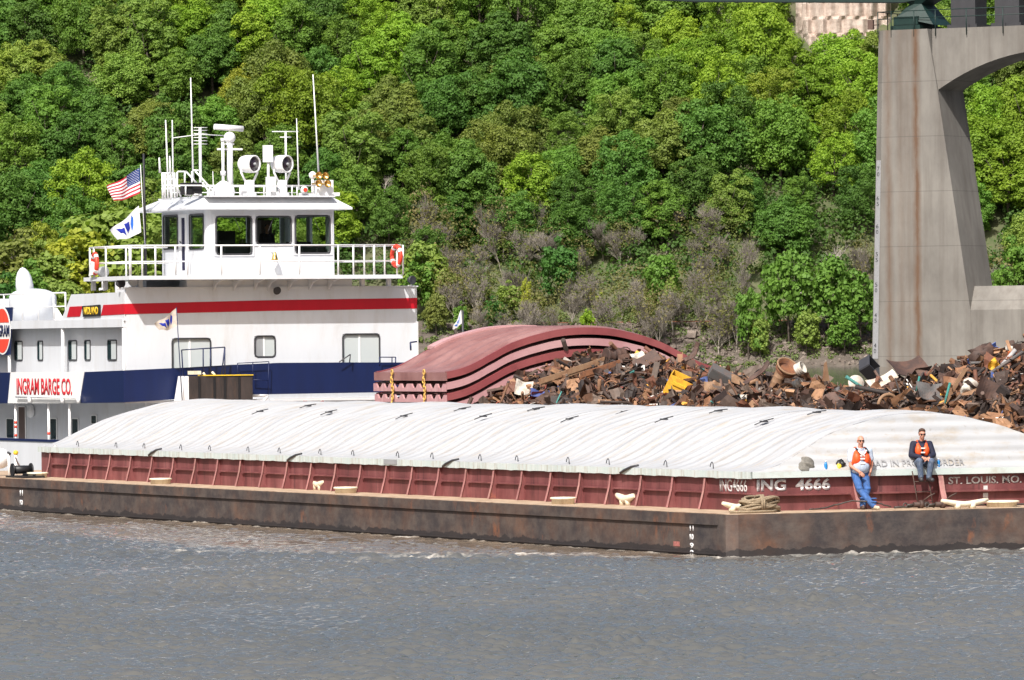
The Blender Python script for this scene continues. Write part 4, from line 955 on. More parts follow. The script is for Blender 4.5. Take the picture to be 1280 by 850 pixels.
# searchlights
def search(px,py,t,lab):
    c=ony(px,py,t); d=Vector((.42,-1,-.03)).normalized(); qm=Vector((0,0,1)).rotation_difference(d).to_matrix(); r=.3
    m=MB(); m.lathe(c,[(.001,-.42),(r*.55,-.4),(r*.9,-.28),(r,-.1),(r,.26),(r*.86,.28),(r*.84,.2)],24,qm); o=gear('searchlight',m,'white_thin',None,lab)
    p=Vector(c)+d*.2; m=MB(); m.lathe(tuple(p),[(r*.8,0),(r*.79,.03),(.001,.05)],24,qm); gear('lens',m,'lens',o)
    m=MB(); m.lathe(tuple(Vector(c)+d*.2),[(.05,.04),(.05,.1),(.001,.12)],10,qm); gear('bulb_cap',m,'grey',o)
    m=MB(); 
    for s in(-1,1): m.tube([(c[0]+s*.31,t,c[2]-.02),(c[0]+s*.29,t,c[2]-.3),(c[0]+s*.13,t,c[2]-.62)],.04,8)
    m.tube([(c[0]-.3,t,c[2]-.0),(c[0]+.3,t,c[2])],.03,6)
    gear('yoke',m,'white_thin',o)
    m=MB(); m.lathe((c[0],t,ZT),[(.24,0),(.24,.08),(.17,.12),(.17,max(.2,c[2]-.55-ZT)),(.001,max(.21,c[2]-.54-ZT))],16); gear('pedestal',m,'white_thin',o)
search(311.5,205,63.,'left searchlight on the pilothouse roof'); search(352.5,205,63.,'right searchlight on the pilothouse roof')
t=62.8; a=ony(332,202.5,t);b=ony(341,181.5,t); m=MB(); m.box(a[0],b[0],t,t+.25,a[2],b[2]); m.tube([((a[0]+b[0])/2,t+.1,ZT),((a[0]+b[0])/2,t+.1,a[2])],.045,8); gear('speaker_box',m)
a=ony(333.5,241,t);b=ony(342.5,221,t); m=MB(); m.box(a[0],b[0],t-.2,t+.1,ZT,b[2]); gear('junction_box',m,'greywhite')
# T antenna, whips, yagi
t=64.2; c=ony(357,165,t); m=MB(); m.tube([(c[0],t,ZT),(c[0],t,c[2])],.035,6)
for py,p0,p1 in ((164.5,340,373),(171.5,350,364)):
    a=ony(p0,py,t);b=ony(p1,py,t); m.tube([(a[0],t,a[2]),(b[0],t,b[2])],.018,5)
gear('t_antenna',m)
whip(370.7,148,373.5,237,63.2,.03); whip(391.2,93,398.3,216,64.,.035,'long right whip antenna'); whip(207,150,210.5,240,63.8,.04); whip(215.3,150,216.5,240,64.,.035); whip(199,197,200,216,64.,.045); whip(238.3,97,241.5,226,65.,.035,'long left whip antenna'); whip(212,195,213,218,63.6,.04); whip(266,214,267,245,63.,.02)
t=65.; c=ony(250,160,t); m=MB(); m.tube([(c[0],t,ZT),(c[0],t,c[2])],.05,6)
for py in (159.5,163,167,172,176,180): a=ony(242,py,t);b=ony(259,py,t); m.tube([(a[0],t,a[2]),(b[0],t,b[2])],.012,4)
gear('yagi_antenna',m)
m=MB(); a=ony(216,172.5,t);b=ony(250,168,t);d_=ony(281,169.5,t); m.tube([a,b,d_],.015,4); gear('wire_antenna',m)
m=MB()
for (x0_,y0_,x1_,y1_) in ((222,214.5,233,214.5),(221.5,215,221.5,246),(231,215,231,232),(233,215,247,230),(241,213,250,213),(244,214,268,240),(253,228,266,246),(240,214,240,232),(216,217,226,246)):
    a=ony(x0_,y0_,63.4);b=ony(x1_,y1_,63.4); m.tube([a,b],.03,6)
gear('pipe_frame',m)
m=MB()
for px in (203,206,209.5,213,218): a=ony(px,216,63.6); m.tube([(a[0]+.0,63.6,ZT-.1),(a[0],63.6,a[2])],.035,6)
for py in (216.5,224,236): a=ony(202,py,63.6);b=ony(219,py,63.6); m.tube([a,b],.028,6)
gear('antenna_rack',m)
a=ony(228,243,62.5);b=ony(240,228.5,62.5);c=ony(252,243,62.5)
m=MB(); m.box(a[0],(a[0]+c[0])/2-.02,62.4,62.7,a[2],b[2]); m.box((a[0]+c[0])/2+.0,c[0],62.45,62.7,a[2]+.02,b[2]+.01); gear('black_speaker_pair',m,'black')
m=MB(); m.tube([(a[0]+.22,62.55,ZT),(a[0]+.22,62.55,a[2])],.12,10); m.tube([(c[0]-.2,62.55,ZT),(c[0]-.2,62.55,a[2]+.02)],.12,10); gear('speaker_base',m,'white_thin')
# horns
bxh=ony(405,232,62.7); m=MB(); a=ony(397,243,62.8);b=ony(416,225,62.8); m.box(a[0],b[0],62.75,63.2,ZT,b[2]); hb=gear('horn_cabinet',m)
m=MB(); a=ony(416,243,62.8);b=ony(424,243,62.8); m.box(a[0],b[0],62.75,63.2,ZT,ZT+.12); gear('cabinet_step',m)
for px,py in ((398.3,219.3),(406.6,219.8),(398,229.2),(409.3,229.6)):
    c=ony(px,py,62.45); qm=Vector((0,0,1)).rotation_difference(Vector((.15,-1,0)).normalized()).to_matrix()
    m=MB(); m.lathe(c,[(.03,-.4),(.035,-.2),(.055,-.08),(.09,-.02),(.135,.03),(.13,.03),(.07,-.03),(.03,-.1)],18,qm); gear('horn_trumpet',m,'brass',hb)
m=MB(); c=ony(390.7,219,62.9); m.ball(c,.13); m.tube([(c[0],c[1],ZT),(c[0],c[1],c[2])],.05,8); gear('white_globe',m)
c=ony(380.5,237.3,62.3); m=MB(); m.lathe(c,[(.12,-.08),(.12,.05),(.08,.06)],16,Matrix.Rotation(PI/2,3,'X')); o=gear('signal_lamp',m); m=MB(); m.lathe((c[0],c[1]-.07,c[2]),[(.07,-.03),(.07,.03)],14,Matrix.Rotation(PI/2,3,'X')); gear('red_lens',m,'lifering',o)
for q_ in [(12.2,12.7,63.1,63.4,ZT,ZT+.18),(14.2,14.5,62.6,62.8,ZT,ZT+.14),(15.3,15.8,62.5,62.8,ZT,ZT+.1),(13.1,13.3,62.5,62.7,ZT,ZT+.3)]: bx('roof_box',q_,'greywhite')
# flag mast
c=ony(180.5,192,65.2); m=MB(); m.tube([(c[0],65.2,7.3),(c[0]-.03,65.2,c[2])],.055,8,.045); fm=TB.part('flag_mast',m,M['black'])
m=MB(); c1=ony(175.6,206,65.1);c2=ony(181.5,311,65.1); m.tube([c1,c2],.012,4); TB.part('halyard',m,M['white_thin'],fm)
# push knee and its rails
kx0,kx1=10.22,12.5
bx('push_knee',(kx0,kx1,60.2,60.9,0.2,4.0),'knee')
for px in (249,268,281,299):
    w=ony(px,485,60.2)[0]; bx('knee_channel',(w-.035,w+.035,60.17,60.2,.3,3.97),'black')
bx('knee_top',(kx0+.6,kx1+.02,60.17,60.9,4.0,4.03),'yellow')
m=MB(); m.prism([(kx0-.25,60.2,0.2),(kx0,60.2,.2),(kx0,60.2,4.0),(kx0-.1,60.2,4.0),(kx0-.28,60.2,3.0)],(0,.7,0)); TB.part('knee_side_plate',m,M['white_thin'])
m=MB(); a=ony(243,465,60.5); m.box(a[0]-.2,a[0]+.2,60.4,60.6,4.05,4.17); m.tube([ony(254,466,60.5),ony(257,470,60.5)],.04,5); m.tube([ony(265,465,60.5),ony(270,470,60.5)],.04,5); TB.part('knee_cleat',m,M['cream'])
def prail(segs,t,mat='navy',r=.022,name='stair_rail'):
    m=MB()
    for s in segs: m.tube([ony(s[0],s[1],t),ony(s[2],s[3],t)],r,6)
    TB.part(name,m,M[mat])
prail([(227,437.5,281,434),(227,437.5,229,470),(254,436,254,470),(281,434,277,468),(281,434,281,470),(263,436,263,470)],60.7)
prail([(297,454,336,452),(297,454,297,470),(316,453,316,475),(336,452,335,495),(316,474.5,336,475.5)],60.9,r=.016)
prail([(474.5,446.5,494.5,446.5),(474.5,446.5,474.5,458),(490,446.5,490,458),(494.5,446.5,494.5,458)],60.9,r=.02)
prail([(424,452.5,438,443),(438,443,437,453)],60.9,'dark',.02)
prail([(513,428,513.5,438),(513,428,521,427)],60.9,'navy',.03)
prail([(314,494.5,335,494.5),(335,494.5,328,503)],60.7,'white_thin',.05,'knee_bracket')
bx('side_lamps',[(ony(340,497,61.0)[0]-.08,ony(340,497,61.0)[0]+.08,61.0,61.1,3.05,3.2),(ony(356,497,61.0)[0]-.06,ony(356,497,61.0)[0]+.06,61.0,61.1,3.0,3.12)],'white_thin')
# ------------------------------------------------ life rings
def life_ring(c,R0,nrm,label):
    T=Thing('life_ring',label,'life ring',c); q=Vector((0,0,1)).rotation_difference(Vector(nrm).normalized()).to_matrix()
    def arc(a0,a1,r,n=14): return [tuple(c[j]+(q@Vector((R0*math.cos(a),R0*math.sin(a),0)))[j] for j in range(3)) for a in [a0+(a1-a0)*k/n for k in range(n+1)]]
    m=MB(); m.tube(arc(0,2*PI,.075,36),.075,8); T.part('ring_body',m,M['lifering'])
    for k in range(4):
        a=k*PI/2+.6; m=MB(); m.tube(arc(a-.16,a+.16,.08,6),.082,8); T.part('white_band',m,M['white_thin'])
    return T
life_ring(ony(121.,329.5,65.6) if False else (8.42,pxt(121,8.42),ony(121,330,65.)[2]),.33,(-.95,.15,0),'orange and white life ring hanging on the left end of the bridge rail')
life_ring(ony(495.5,320,61.0),.33,(-.95,-.05,0),'orange and white life ring hanging on the right end of the bridge rail')
c=ony(409,501.5,61.6); life_ring((c[0],62.8,c[2]-.12),.33,(0,-1,0),'red life ring half hidden behind the white cover below the navy bulwark')
m=MB(); c=(8.35,pxt(117.5,8.35),ony(117,338,65)[2]); m.prism([(c[0],c[1]+.1,c[2]+.3),(c[0],c[1]-.25,c[2]+.25),(c[0],c[1]-.1,c[2]-.15),(c[0],c[1]+.35,c[2]-.2)],(.03,0,0)); TB.part('white_line_bag',m,M['white_thin'])
# ------------------------------------------------ flags
def interp_uv(cor,u,v):  # cor: TL,TR,BL,BR  u 0..1 left->right, v 0..1 top->bottom
    tl,tr,bl,br=cor; a=[tl[i]*(1-u)+tr[i]*u for i in range(3)]; b=[bl[i]*(1-u)+br[i]*u for i in range(3)]
    return [a[i]*(1-v)+b[i]*v for i in range(3)]
def flagsurf(cor,amp,bow,ph=0.):
    def S(u,v):
        p=interp_uv(cor,u,v); f=(1-u); p[1]+=amp*math.sin(u*8+v*2.5+ph)*f**.5; p[2]+=bow*math.sin(PI*u)*(.4+.6*v)+.03*math.sin(u*9+ph)*f
        return tuple(p)
    return S
def patch(m,S,poly,off,nn=1):
    cx=sum(p[0] for p in poly)/len(poly);cy=sum(p[1] for p in poly)/len(poly)
    P=[S(*p) for p in poly]; m.add([(p[0],p[1]+off,p[2]) for p in P],[tuple(range(len(P)))])
def us_flag(cor,org,label):
    m=MB(); S=flagsurf(cor,.09,-.05,1.); nu=24
    for r_ in range(13):
        for i in range(nu):
            u0,u1=i/nu,(i+1)/nu; v0,v1=r_/13,(r_+1)/13
            m.cur=2 if (r_<7 and u0>=.58) else (0 if r_%2==0 else 1)
            m.add([S(u0,v0),S(u1,v0),S(u1,v1),S(u0,v1)],[(0,1,2,3)],True)
    m.cur=1
    for r_ in range(9):
        for k in range(6 if r_%2==0 else 5):
            u=.61+.068*k+(.034 if r_%2 else 0); v=.035+.056*r_; d=.011
            for s in(1,-1): patch(m,S,[(u-d,v),(u,v-d*1.6),(u+d,v),(u,v+d*1.6)],.006*s)
    solo('national_flag',m,[M['flagred'],M['flagwhite'],M['flagblue']],label,'flag',org)
def FP(px,py,t): return ony(px,py,t)
tl=65.15
us_flag([FP(134,233,tl+.3),FP(174.5,209.5,tl),FP(142,252,tl+.4),FP(175.5,241,tl)],FP(175.5,241,tl),'red white and blue striped national flag streaming from the black mast')
def w_flag(cor,org,label,mats,amp=.08,bow=-.06):
    m=MB(); S=flagsurf(cor,amp,bow,.4); m.cur=0; m.grid(lambda u,v:S(u,v),18,12)
    D=[(1,[(.16,.24),(.40,.36),(.40,.8),(.22,.58)]),(1,[(.42,.16),(.60,.26),(.61,.58),(.50,.74),(.44,.44)]),(2,[(.72,.1),(.78,.28),(.75,.58),(.66,.8),(.65,.44)])]
    for mi,poly in D:
        m.cur=mi
        for s in(1,-1):
            # subdivide the polygon as a fan so that it follows the waves
            cx=sum(p[0] for p in poly)/len(poly);cy=sum(p[1] for p in poly)/len(poly)
            for i in range(len(poly)):
                a=poly[i];b=poly[(i+1)%len(poly)]
                for k in range(4):
                    f0,f1=k/4,(k+1)/4; q=[(cx+(a[0]-cx)*f0,cy+(a[1]-cy)*f0),(cx+(a[0]-cx)*f1,cy+(a[1]-cy)*f1),(cx+(b[0]-cx)*f1,cy+(b[1]-cy)*f1),(cx+(b[0]-cx)*f0,cy+(b[1]-cy)*f0)]
                    P=[S(*z) for z in q]; m.add([(p[0],p[1]+.012*s,p[2]) for p in P],[(0,1,2,3)] if k else [(0,1,2)])
    solo('company_flag',m,[M[x] for x in mats],label,'flag',org)
w_flag([FP(138,288,tl+.3),FP(173.5,257,tl),FP(147,300,tl+.4),FP(176.5,290,tl)],FP(176.5,290,tl),'white flag with blue diamonds flying on the halyard below the striped flag',('flagwhite','logoblue','logolight'))
tk=60.05
w_flag([FP(193.5,405,tk+.2),FP(220.5,385,tk),FP(199.5,413,tk+.25),FP(222.5,406.5,tk)],FP(222.5,406.5,tk),'grimy small flag with blue diamonds on the thin pole by the push knee',('dirtywhite','logoblue','logoblue'))
T=Thing('flagpole','thin dark flagpole rising beside the brown push knee','flagpole',ony(228,502,tk)); m=MB(); m.tube([ony(228,505,tk),ony(220.5,384,tk)],.018,6,.014); T.part('pole',m,M['navy']); m=MB(); p=ony(228,505,tk); m.tube([(p[0],p[1],p[2]-2.0),p],.04,8); m.tube([(p[0]-.1,p[1],p[2]-2.0),(p[0]+.15,p[1]+.2,p[2]-2.0)],.05,6); T.part('pole_socket',m,M['white_thin'])
tq=51.5
w_flag([FP(566,411,tq+.5),FP(576.5,387,tq),FP(567.5,412.5,tq+.5),FP(577.5,404,tq)],FP(577.5,404,tq),'small white and blue flag standing behind the stacked red covers',('flagwhite','logolight','logolight'),.05,0)
p=ony(579,388,tq); T=Thing('flagpole','thin dark flagpole standing behind the stacked red covers','flagpole',(p[0],tq,1.0)); m=MB(); m.tube([(p[0],tq,1.0),(p[0]-.02,tq,p[2])],.05,6,.035); T.part('pole',m,M['dark']); m=MB(); m.lathe((p[0],tq,1.007),[(.15,0),(.12,.1),(.06,.2)],12); T.part('pole_socket',m,M['dark'])
p=ony(561,412,tq); 
# ================================================================== people
def capsule(m,a,b,ra,rb,n=12):
    a=Vector(a);b=Vector(b); L=(b-a).length; k=max(2,int(L/.03)+1)
    m.tube([a+(b-a)*i/(k-1) for i in range(k)],[ra+(rb-ra)*i/(k-1) for i in range(k)],n)
    m.ball(tuple(a),ra,n,8); m.ball(tuple(b),rb,n,8)
def ell(m,c,r,R3=None):
    n,k=16,12; M0=Matrix.Diagonal(Vector(r)); M0=(R3@M0) if R3 is not None else M0
    m.lathe(c,[(max(1e-3,math.sin(PI*i/k)),-math.cos(PI*i/k)) for i in range(k+1)],n,M0)
def blend(mb,voxel,smooth=4):
    me=mb.mesh('tmp'); o=bpy.data.objects.new('tmp',me); COL.objects.link(o)
    bm=bmesh.new(); bm.from_mesh(me); bmesh.ops.recalc_face_normals(bm,faces=bm.faces[:]); bm.to_mesh(me); bm.free()
    r=o.modifiers.new('r','REMESH'); r.mode='VOXEL'; r.voxel_size=voxel; r.use_smooth_shade=True
    s=o.modifiers.new('s','SMOOTH'); s.iterations=smooth; s.factor=.5
    dg=bpy.context.evaluated_depsgraph_get(); dg.update(); m2=bpy.data.meshes.new_from_object(o.evaluated_get(dg)); m2.polygons.foreach_set('use_smooth',[True]*len(m2.polygons))
    bpy.data.objects.remove(o); bpy.data.meshes.remove(me); return m2
class Fig:
    def __init__(s,label,org,yaw):
        s.o=bpy.data.objects.new('person',None); COL.objects.link(s.o); s.o.location=to_wor(org); s.o.rotation_euler=(0,0,TH+yaw); tag(s.o,label,'person')
    def part(s,name,me,mat):
        if isinstance(me,MB): me=me.mesh(name)
        me.name=name; me.materials.clear(); me.materials.append(M[mat]); o=bpy.data.objects.new(name,me); COL.objects.link(o); o.parent=s.o; return o
def head(m,c,yaw=0,tilt=0,s=1.):
    """continuous head with face, ears and neck root; c = centre of the skull; faces -y"""
    R3=Matrix.Rotation(yaw,3,'Z')@Matrix.Rotation(tilt,3,'X')
    P=lambda x,y,z: tuple(Vector(c)+R3@Vector((x*s,y*s,z*s)))
    ell(m,P(0,.01,.03),(.078*s,.096*s,.09*s),R3); ell(m,P(0,-.02,-.05),(.06*s,.072*s,.075*s),R3); ell(m,P(0,-.055,-.10),(.03*s,.03*s,.025*s),R3)
    capsule(m,P(0,-.09,.012),P(0,-.112,-.03),.010*s,.017*s,8)           # nose
    capsule(m,P(-.022,-.088,-.066),P(.022,-.088,-.066),.010*s,.010*s,8)  # mouth
    capsule(m,P(-.04,-.082,.03),P(.04,-.082,.03),.013*s,.013*s,8)        # brow
    for q in(-1,1): ell(m,P(q*.08,.01,-.015),(.014*s,.024*s,.036*s),R3); ell(m,P(q*.045,-.055,-.03),(.026*s,.03*s,.028*s),R3)
    return P
def hand(m,w,d,side,nrm,curl=.5,s=1.):
    """w wrist, d direction of the fingers, nrm palm normal; five separate fingers"""
    d=Vector(d).normalized(); n=Vector(nrm); n=(n-d*n.dot(d)).normalized(); x=d.cross(n).normalized()*side; w=Vector(w)
    for k in range(4):
        capsule(m,w+x*(-.026+.017*k)*s,w+d*.085*s+x*(-.03+.02*k)*s,.014*s,.0125*s,8)
    for k,L in enumerate((.062,.075,.07,.055)):
        a=w+d*.085*s+x*(-.031+.0205*k)*s; d1=(d+n*curl*.6).normalized(); b=a+d1*L*.5*s; d2=(d+n*curl*1.6).normalized(); e=b+d2*L*.5*s
        capsule(m,a,b,.0095*s,.009*s,8); capsule(m,b,e,.009*s,.0075*s,8)
    a=w+d*.02*s-x*.03*s; b=a+(d*.6-x*.7+n*.4).normalized()*.045*s; e=b+(d*.9+n*.5-x*.1).normalized()*.035*s
    capsule(m,a,b,.013*s,.011*s,8); capsule(m,b,e,.011*s,.009*s,8)
def sunglasses(F_,P,R3):
    m=MB()
    for q in(-1,1): ell(m,P(q*.033,-.098,.01),(.027,.012,.019),R3)
    m.tube([P(-.02,-.104,.014),P(.02,-.104,.014)],.005,6)
    for q in(-1,1): m.tube([P(q*.055,-.085,.014),P(q*.078,-.03,.012),P(q*.082,.01,.005)],.005,6)
    F_.part('sunglasses',m,'shade')
# --- standing man leaning on the coaming (figure frame: x right, y away, z up, feet at deck)
ox=ony(1068,592,1.55)[0]
F1=Fig('bald man in orange vest and jeans leaning against the coaming with crossed ankles',(ox,1.12,1.007),-.22)
hipL,hipR=(-.11,.30,.86),(.12,.30,.86); kneeL,kneeR=(-.07,.06,.47),(.13,.10,.46); ankL,ankR=(.20,-.20,.09),(-.02,.0,.10)
shL,shR=(-.225,.24,1.37),(.225,.24,1.38); elL,elR=(-.255,.16,1.03),(.29,.27,1.07); wrL,wrR=(-.07,.02,.88),(.235,.2,.88)
hc=(0,.17,1.62)
m=MB()
P=head(m,hc,0,.08); capsule(m,(0,.2,1.36),(0,.18,1.53),.068,.062)
ell(m,(0,.24,1.18),(.185,.125,.26)); ell(m,(0,.2,1.0),(.185,.15,.17)); ell(m,(0,.28,.89),(.175,.13,.13))
capsule(m,shL,elL,.056,.045);capsule(m,elL,wrL,.044,.030);capsule(m,shR,elR,.056,.045);capsule(m,elR,wrR,.044,.030)
capsule(m,(-.1,.24,1.36),shL,.07,.062);capsule(m,(.1,.24,1.36),shR,.07,.062)
hand(m,wrL,(.75,-.2,-.75),1,(.3,.8,-.2),.5,1.05); hand(m,wrR,(-.25,.0,-1),-1,(-.6,.6,0),.4)
capsule(m,hipL,kneeL,.09,.062);capsule(m,kneeL,ankL,.06,.04);capsule(m,hipR,kneeR,.09,.062);capsule(m,kneeR,ankR,.06,.04)
capsule(m,ankL,(ankL[0]+.05,ankL[1]-.11,.06),.036,.022);capsule(m,ankR,(ankR[0],ankR[1]-.11,.06),.036,.022)
F1.part('body',blend(m,.0085,2),'skin')
m=MB(); ell(m,(0,.24,1.2),(.215,.15,.26)); ell(m,(0,.19,1.02),(.215,.175,.2)); ell(m,(0,.24,.9),(.205,.165,.07)); capsule(m,(-.1,.24,1.37),shL,.085,.078);capsule(m,(.1,.24,1.37),shR,.085,.078)
for a,b in ((shL,elL),(shR,elR)):
    q=Vector(a)+(Vector(b)-Vector(a))*.62; capsule(m,a,q,.078,.075)
ell(m,(0,.22,1.42),(.1,.1,.06)); F1.part('t_shirt',blend(m,.014,4),'shirt')
m=MB(); ell(m,(0,.27,.87),(.195,.155,.10))
for h_,k_,a_ in ((hipL,kneeL,ankL),(hipR,kneeR,ankR)):
    capsule(m,h_,k_,.112,.083); capsule(m,k_,(Vector(a_)+(Vector(k_)-Vector(a_))*.02),.083,.074); ell(m,tuple(Vector(k_)+Vector((0,-.02,.03))),(.085,.085,.06)); ell(m,tuple(Vector(a_)+Vector((0,0,.09))),(.083,.083,.03)); ell(m,tuple(Vector(a_)+Vector((.01,0,.17))),(.08,.082,.02))
F1.part('jeans',blend(m,.012,2),'jeans')
m=MB(); 
for s in(-1,1):
    ell(m,(s*.11,.15,1.2),(.11,.125,.165)); capsule(m,(s*.12,.14,1.3),(s*.115,.26,1.43),.06,.05); ell(m,(s*.2,.22,1.14),(.06,.13,.12))
F1.part('life_vest',blend(m,.014,3),'orange')
m=MB()
for z in (1.27,1.2,1.09): m.box(-.055,.055,.005,.03,z-.018,z+.018)
m.tube([(-.1,.03,1.4),(-.05,.02,1.33),(0,.0,1.27)],.018,6);m.tube([(.1,.03,1.4),(.06,.02,1.33),(0,.0,1.27)],.018,6)
F1.part('vest_straps',m,'strap')
m=MB(); m.tube([(-.1,.28,1.43),(-.12,.16,1.44),(-.07,.07,1.37),(-.03,.03,1.3)],.022,6); m.tube([(.1,.28,1.43),(.13,.16,1.43),(.16,.06,1.33)],.028,6); F1.part('vest_collar',m,'black')
sunglasses(F1,P,Matrix.Rotation(.08,3,'X'))
m=MB(); capsule(m,(ankL[0]+.0,ankL[1]+.04,.055),(ankL[0]+.07,ankL[1]-.15,.045),.05,.045); F1.part('shoe',blend(m,.012,2),'shoe')
m=MB(); capsule(m,(ankR[0],ankR[1]+.05,.06),(ankR[0]-.02,ankR[1]-.15,.045),.052,.045); capsule(m,ankR,(ankR[0],ankR[1],.14),.05,.05); F1.part('boot',blend(m,.012,2),'boot')
# --- seated man on the cover edge
ox=ony(1153,590,1.5)[0]
F2=Fig('dark haired man in navy sweatshirt and orange vest seated on the white cover edge',(ox,T0-.02,ZR+.02),-.3)
hipL,hipR=(-.10,.17,.12),(.10,.17,.12); kneeL,kneeR=(-.13,-.26,.20),(.16,-.26,.19); ankL,ankR=(-.09,-.22,-.19),(.10,-.22,-.2)
shL,shR=(-.2,.14,.60),(.2,.14,.60); elL,elR=(-.27,.04,.34),(.27,.04,.34); wrL,wrR=(-.04,-.22,.28),(.11,-.22,.27)
m=MB(); P=head(m,(0,.03,.84),0,.2,.95); capsule(m,(0,.12,.6),(0,.07,.75),.062,.058)
ell(m,(0,.14,.45),(.165,.115,.22)); ell(m,(0,.17,.22),(.165,.125,.15)); ell(m,(0,.17,.13),(.17,.13,.11)); capsule(m,(-.1,.13,.6),shL,.06,.055);capsule(m,(.1,.13,.6),shR,.06,.055)
capsule(m,shL,elL,.05,.042);capsule(m,elL,wrL,.04,.028);capsule(m,shR,elR,.05,.042);capsule(m,elR,wrR,.04,.028)
hand(m,wrL,(.8,-.35,-.2),1,(.2,.2,-.9),.6,1.05); hand(m,wrR,(-.8,-.35,-.3),-1,(-.2,.2,-.9),.6,1.05)
capsule(m,hipL,kneeL,.085,.06);capsule(m,kneeL,ankL,.056,.04);capsule(m,hipR,kneeR,.085,.06);capsule(m,kneeR,ankR,.056,.04)
capsule(m,ankL,(ankL[0]-.01,ankL[1]-.11,-.235),.034,.022);capsule(m,ankR,(ankR[0]+.03,ankR[1]-.11,-.245),.034,.022)
F2.part('body',blend(m,.0085,2),'skin')
m=MB(); ell(m,(0,.14,.44),(.2,.15,.22)); ell(m,(0,.13,.24),(.2,.16,.13)); capsule(m,(-.1,.13,.59),shL,.08,.078);capsule(m,(.1,.13,.59),shR,.08,.078)
for a,b,c_ in ((shL,elL,wrL),(shR,elR,wrR)): capsule(m,a,b,.078,.07); q=Vector(b)+(Vector(c_)-Vector(b))*.85; capsule(m,b,q,.07,.05)
ell(m,(0,.13,.65),(.1,.1,.06)); F2.part('sweatshirt',blend(m,.013,3),'hoodie')
m=MB(); ell(m,(0,.17,.13),(.185,.15,.11))
for h_,k_,a_ in ((hipL,kneeL,ankL),(hipR,kneeR,ankR)): capsule(m,h_,k_,.105,.084); capsule(m,k_,tuple(Vector(a_)+Vector((0,0,.02))),.08,.068)
F2.part('jeans',blend(m,.012,2),'jeansgrey')
m=MB()
for s in(-1,1): ell(m,(s*.09,.045,.44),(.088,.085,.14)); capsule(m,(s*.1,.05,.55),(s*.1,.14,.66),.045,.04)
F2.part('life_vest',blend(m,.013,3),'orange')
m=MB(); 
for z in (.5,.4): m.box(-.05,.05,-.055,-.035,z-.015,z+.015)
F2.part('vest_straps',m,'strap')
m=MB(); R3=Matrix.Rotation(.2,3,'X'); ell(m,P(0,.03,.065),(.085,.09,.07),R3); ell(m,P(0,.06,.01),(.085,.06,.085),R3); ell(m,P(0,-.03,.10),(.07,.05,.03),R3); F2.part('hair',blend(m,.009,2),'hair')
sunglasses(F2,P,R3)
for a_,s,nm in ((ankL,-.02,'boot'),(ankR,.05,'boot')):
    m=MB(); capsule(m,(a_[0],a_[1]+.04,a_[2]-.03),(a_[0]+s,a_[1]-.17,a_[2]-.05),.06,.052); capsule(m,a_,(a_[0],a_[1],a_[2]+.06),.052,.052); F2.part(nm,blend(m,.012,2),'dark')
# --- pilot behind the middle window
ox=ony(330,295,64.3)[0]
F3=Fig('dark clothed person standing behind the middle pilothouse window',(ox,64.0,PZ0+.03),.1)
m=MB(); P=head(m,(0,0,1.62)); capsule(m,(0,.03,1.38),(0,.02,1.55),.065,.06); ell(m,(0,.04,1.15),(.17,.12,.3)); ell(m,(0,.04,.9),(.17,.12,.14))
for s in(-1,1):
    capsule(m,(s*.09,.04,.85),(s*.1,.03,.48),.09,.06); capsule(m,(s*.1,.03,.48),(s*.1,.05,.08),.058,.04); capsule(m,(s*.1,.05,.06),(s*.12,-.1,.04),.04,.035)
    capsule(m,(s*.1,.04,1.37),(s*.21,.04,1.36),.06,.055); capsule(m,(s*.21,.04,1.36),(s*.26,.02,1.05),.05,.042); capsule(m,(s*.26,.02,1.05),(s*.18,-.2,1.02),.04,.03); hand(m,(s*.18,-.2,1.02),(-s*.2,-1,0),s,(0,0,-1),.4)
F3.part('body',blend(m,.012,2),'skin')
m=MB(); ell(m,(0,.04,1.15),(.2,.15,.3)); 
for s in(-1,1): capsule(m,(s*.1,.04,1.37),(s*.21,.04,1.36),.075,.07); capsule(m,(s*.21,.04,1.36),(s*.26,.02,1.05),.066,.06); capsule(m,(s*.26,.02,1.05),(s*.2,-.16,1.02),.055,.045)
F3.part('shirt',blend(m,.014,3),'hoodie')
m=MB(); ell(m,(0,.04,.88),(.185,.14,.13)); 
for s in(-1,1): capsule(m,(s*.09,.04,.85),(s*.1,.03,.48),.105,.08); capsule(m,(s*.1,.03,.48),(s*.1,.05,.1),.075,.065)
F3.part('trousers',blend(m,.014,3),'hoodie')
m=MB(); ell(m,P(0,.03,.06),(.085,.09,.07)); F3.part('cap',m,'black')
# ================================================================== bridge pier
YP=400.
def L(a,b,z):  return (a,b,z)
pw=wy(1096.5,465,YP); PHI=-math.radians(30)
PT_=Thing('bridge_pier','tall grey concrete bridge pier with rust streaks and arched cross beam','bridge pier',(0,0,0),frame='world')
PT_.o.location=(pw[0],YP,0); PT_.o.rotation_euler=(0,0,PHI)
zP=lambda py:HC+(420-py)/18.5
def solidprof(poly,b0,b1):
    m=MB(); m.prism([(a,b0,z) for a,z in poly],(0,b1-b0,0)); return m
leg=[(0,-2),(7.5,-2),(7.0,6.8),(4.75,zP(118)),(4.0,zP(38)),(.72,zP(38)),(.55,zP(118))]
W_=28.
PT_.part('pier_leg',solidprof(leg,0,4.0),M['concrete'])
PT_.part('pier_leg',solidprof([(W_-a,z) for a,z in leg][::-1],0,4.0),M['concrete'])
m=MB(); v=[(0,0,-2),(0,4,-2),(-.85,3.4,-2),(-.85,.55,-2)]; tp_=[(.72,0,zP(38)),(.72,4,zP(38)),(.2,3.6,zP(38)),(.2,.35,zP(38))]
m.add(v+tp_,[(0,1,2,3),(4,7,6,5),(0,3,7,4),(3,2,6,7),(2,1,5,6)]); PT_.part('cutwater',m,M['concrete'])
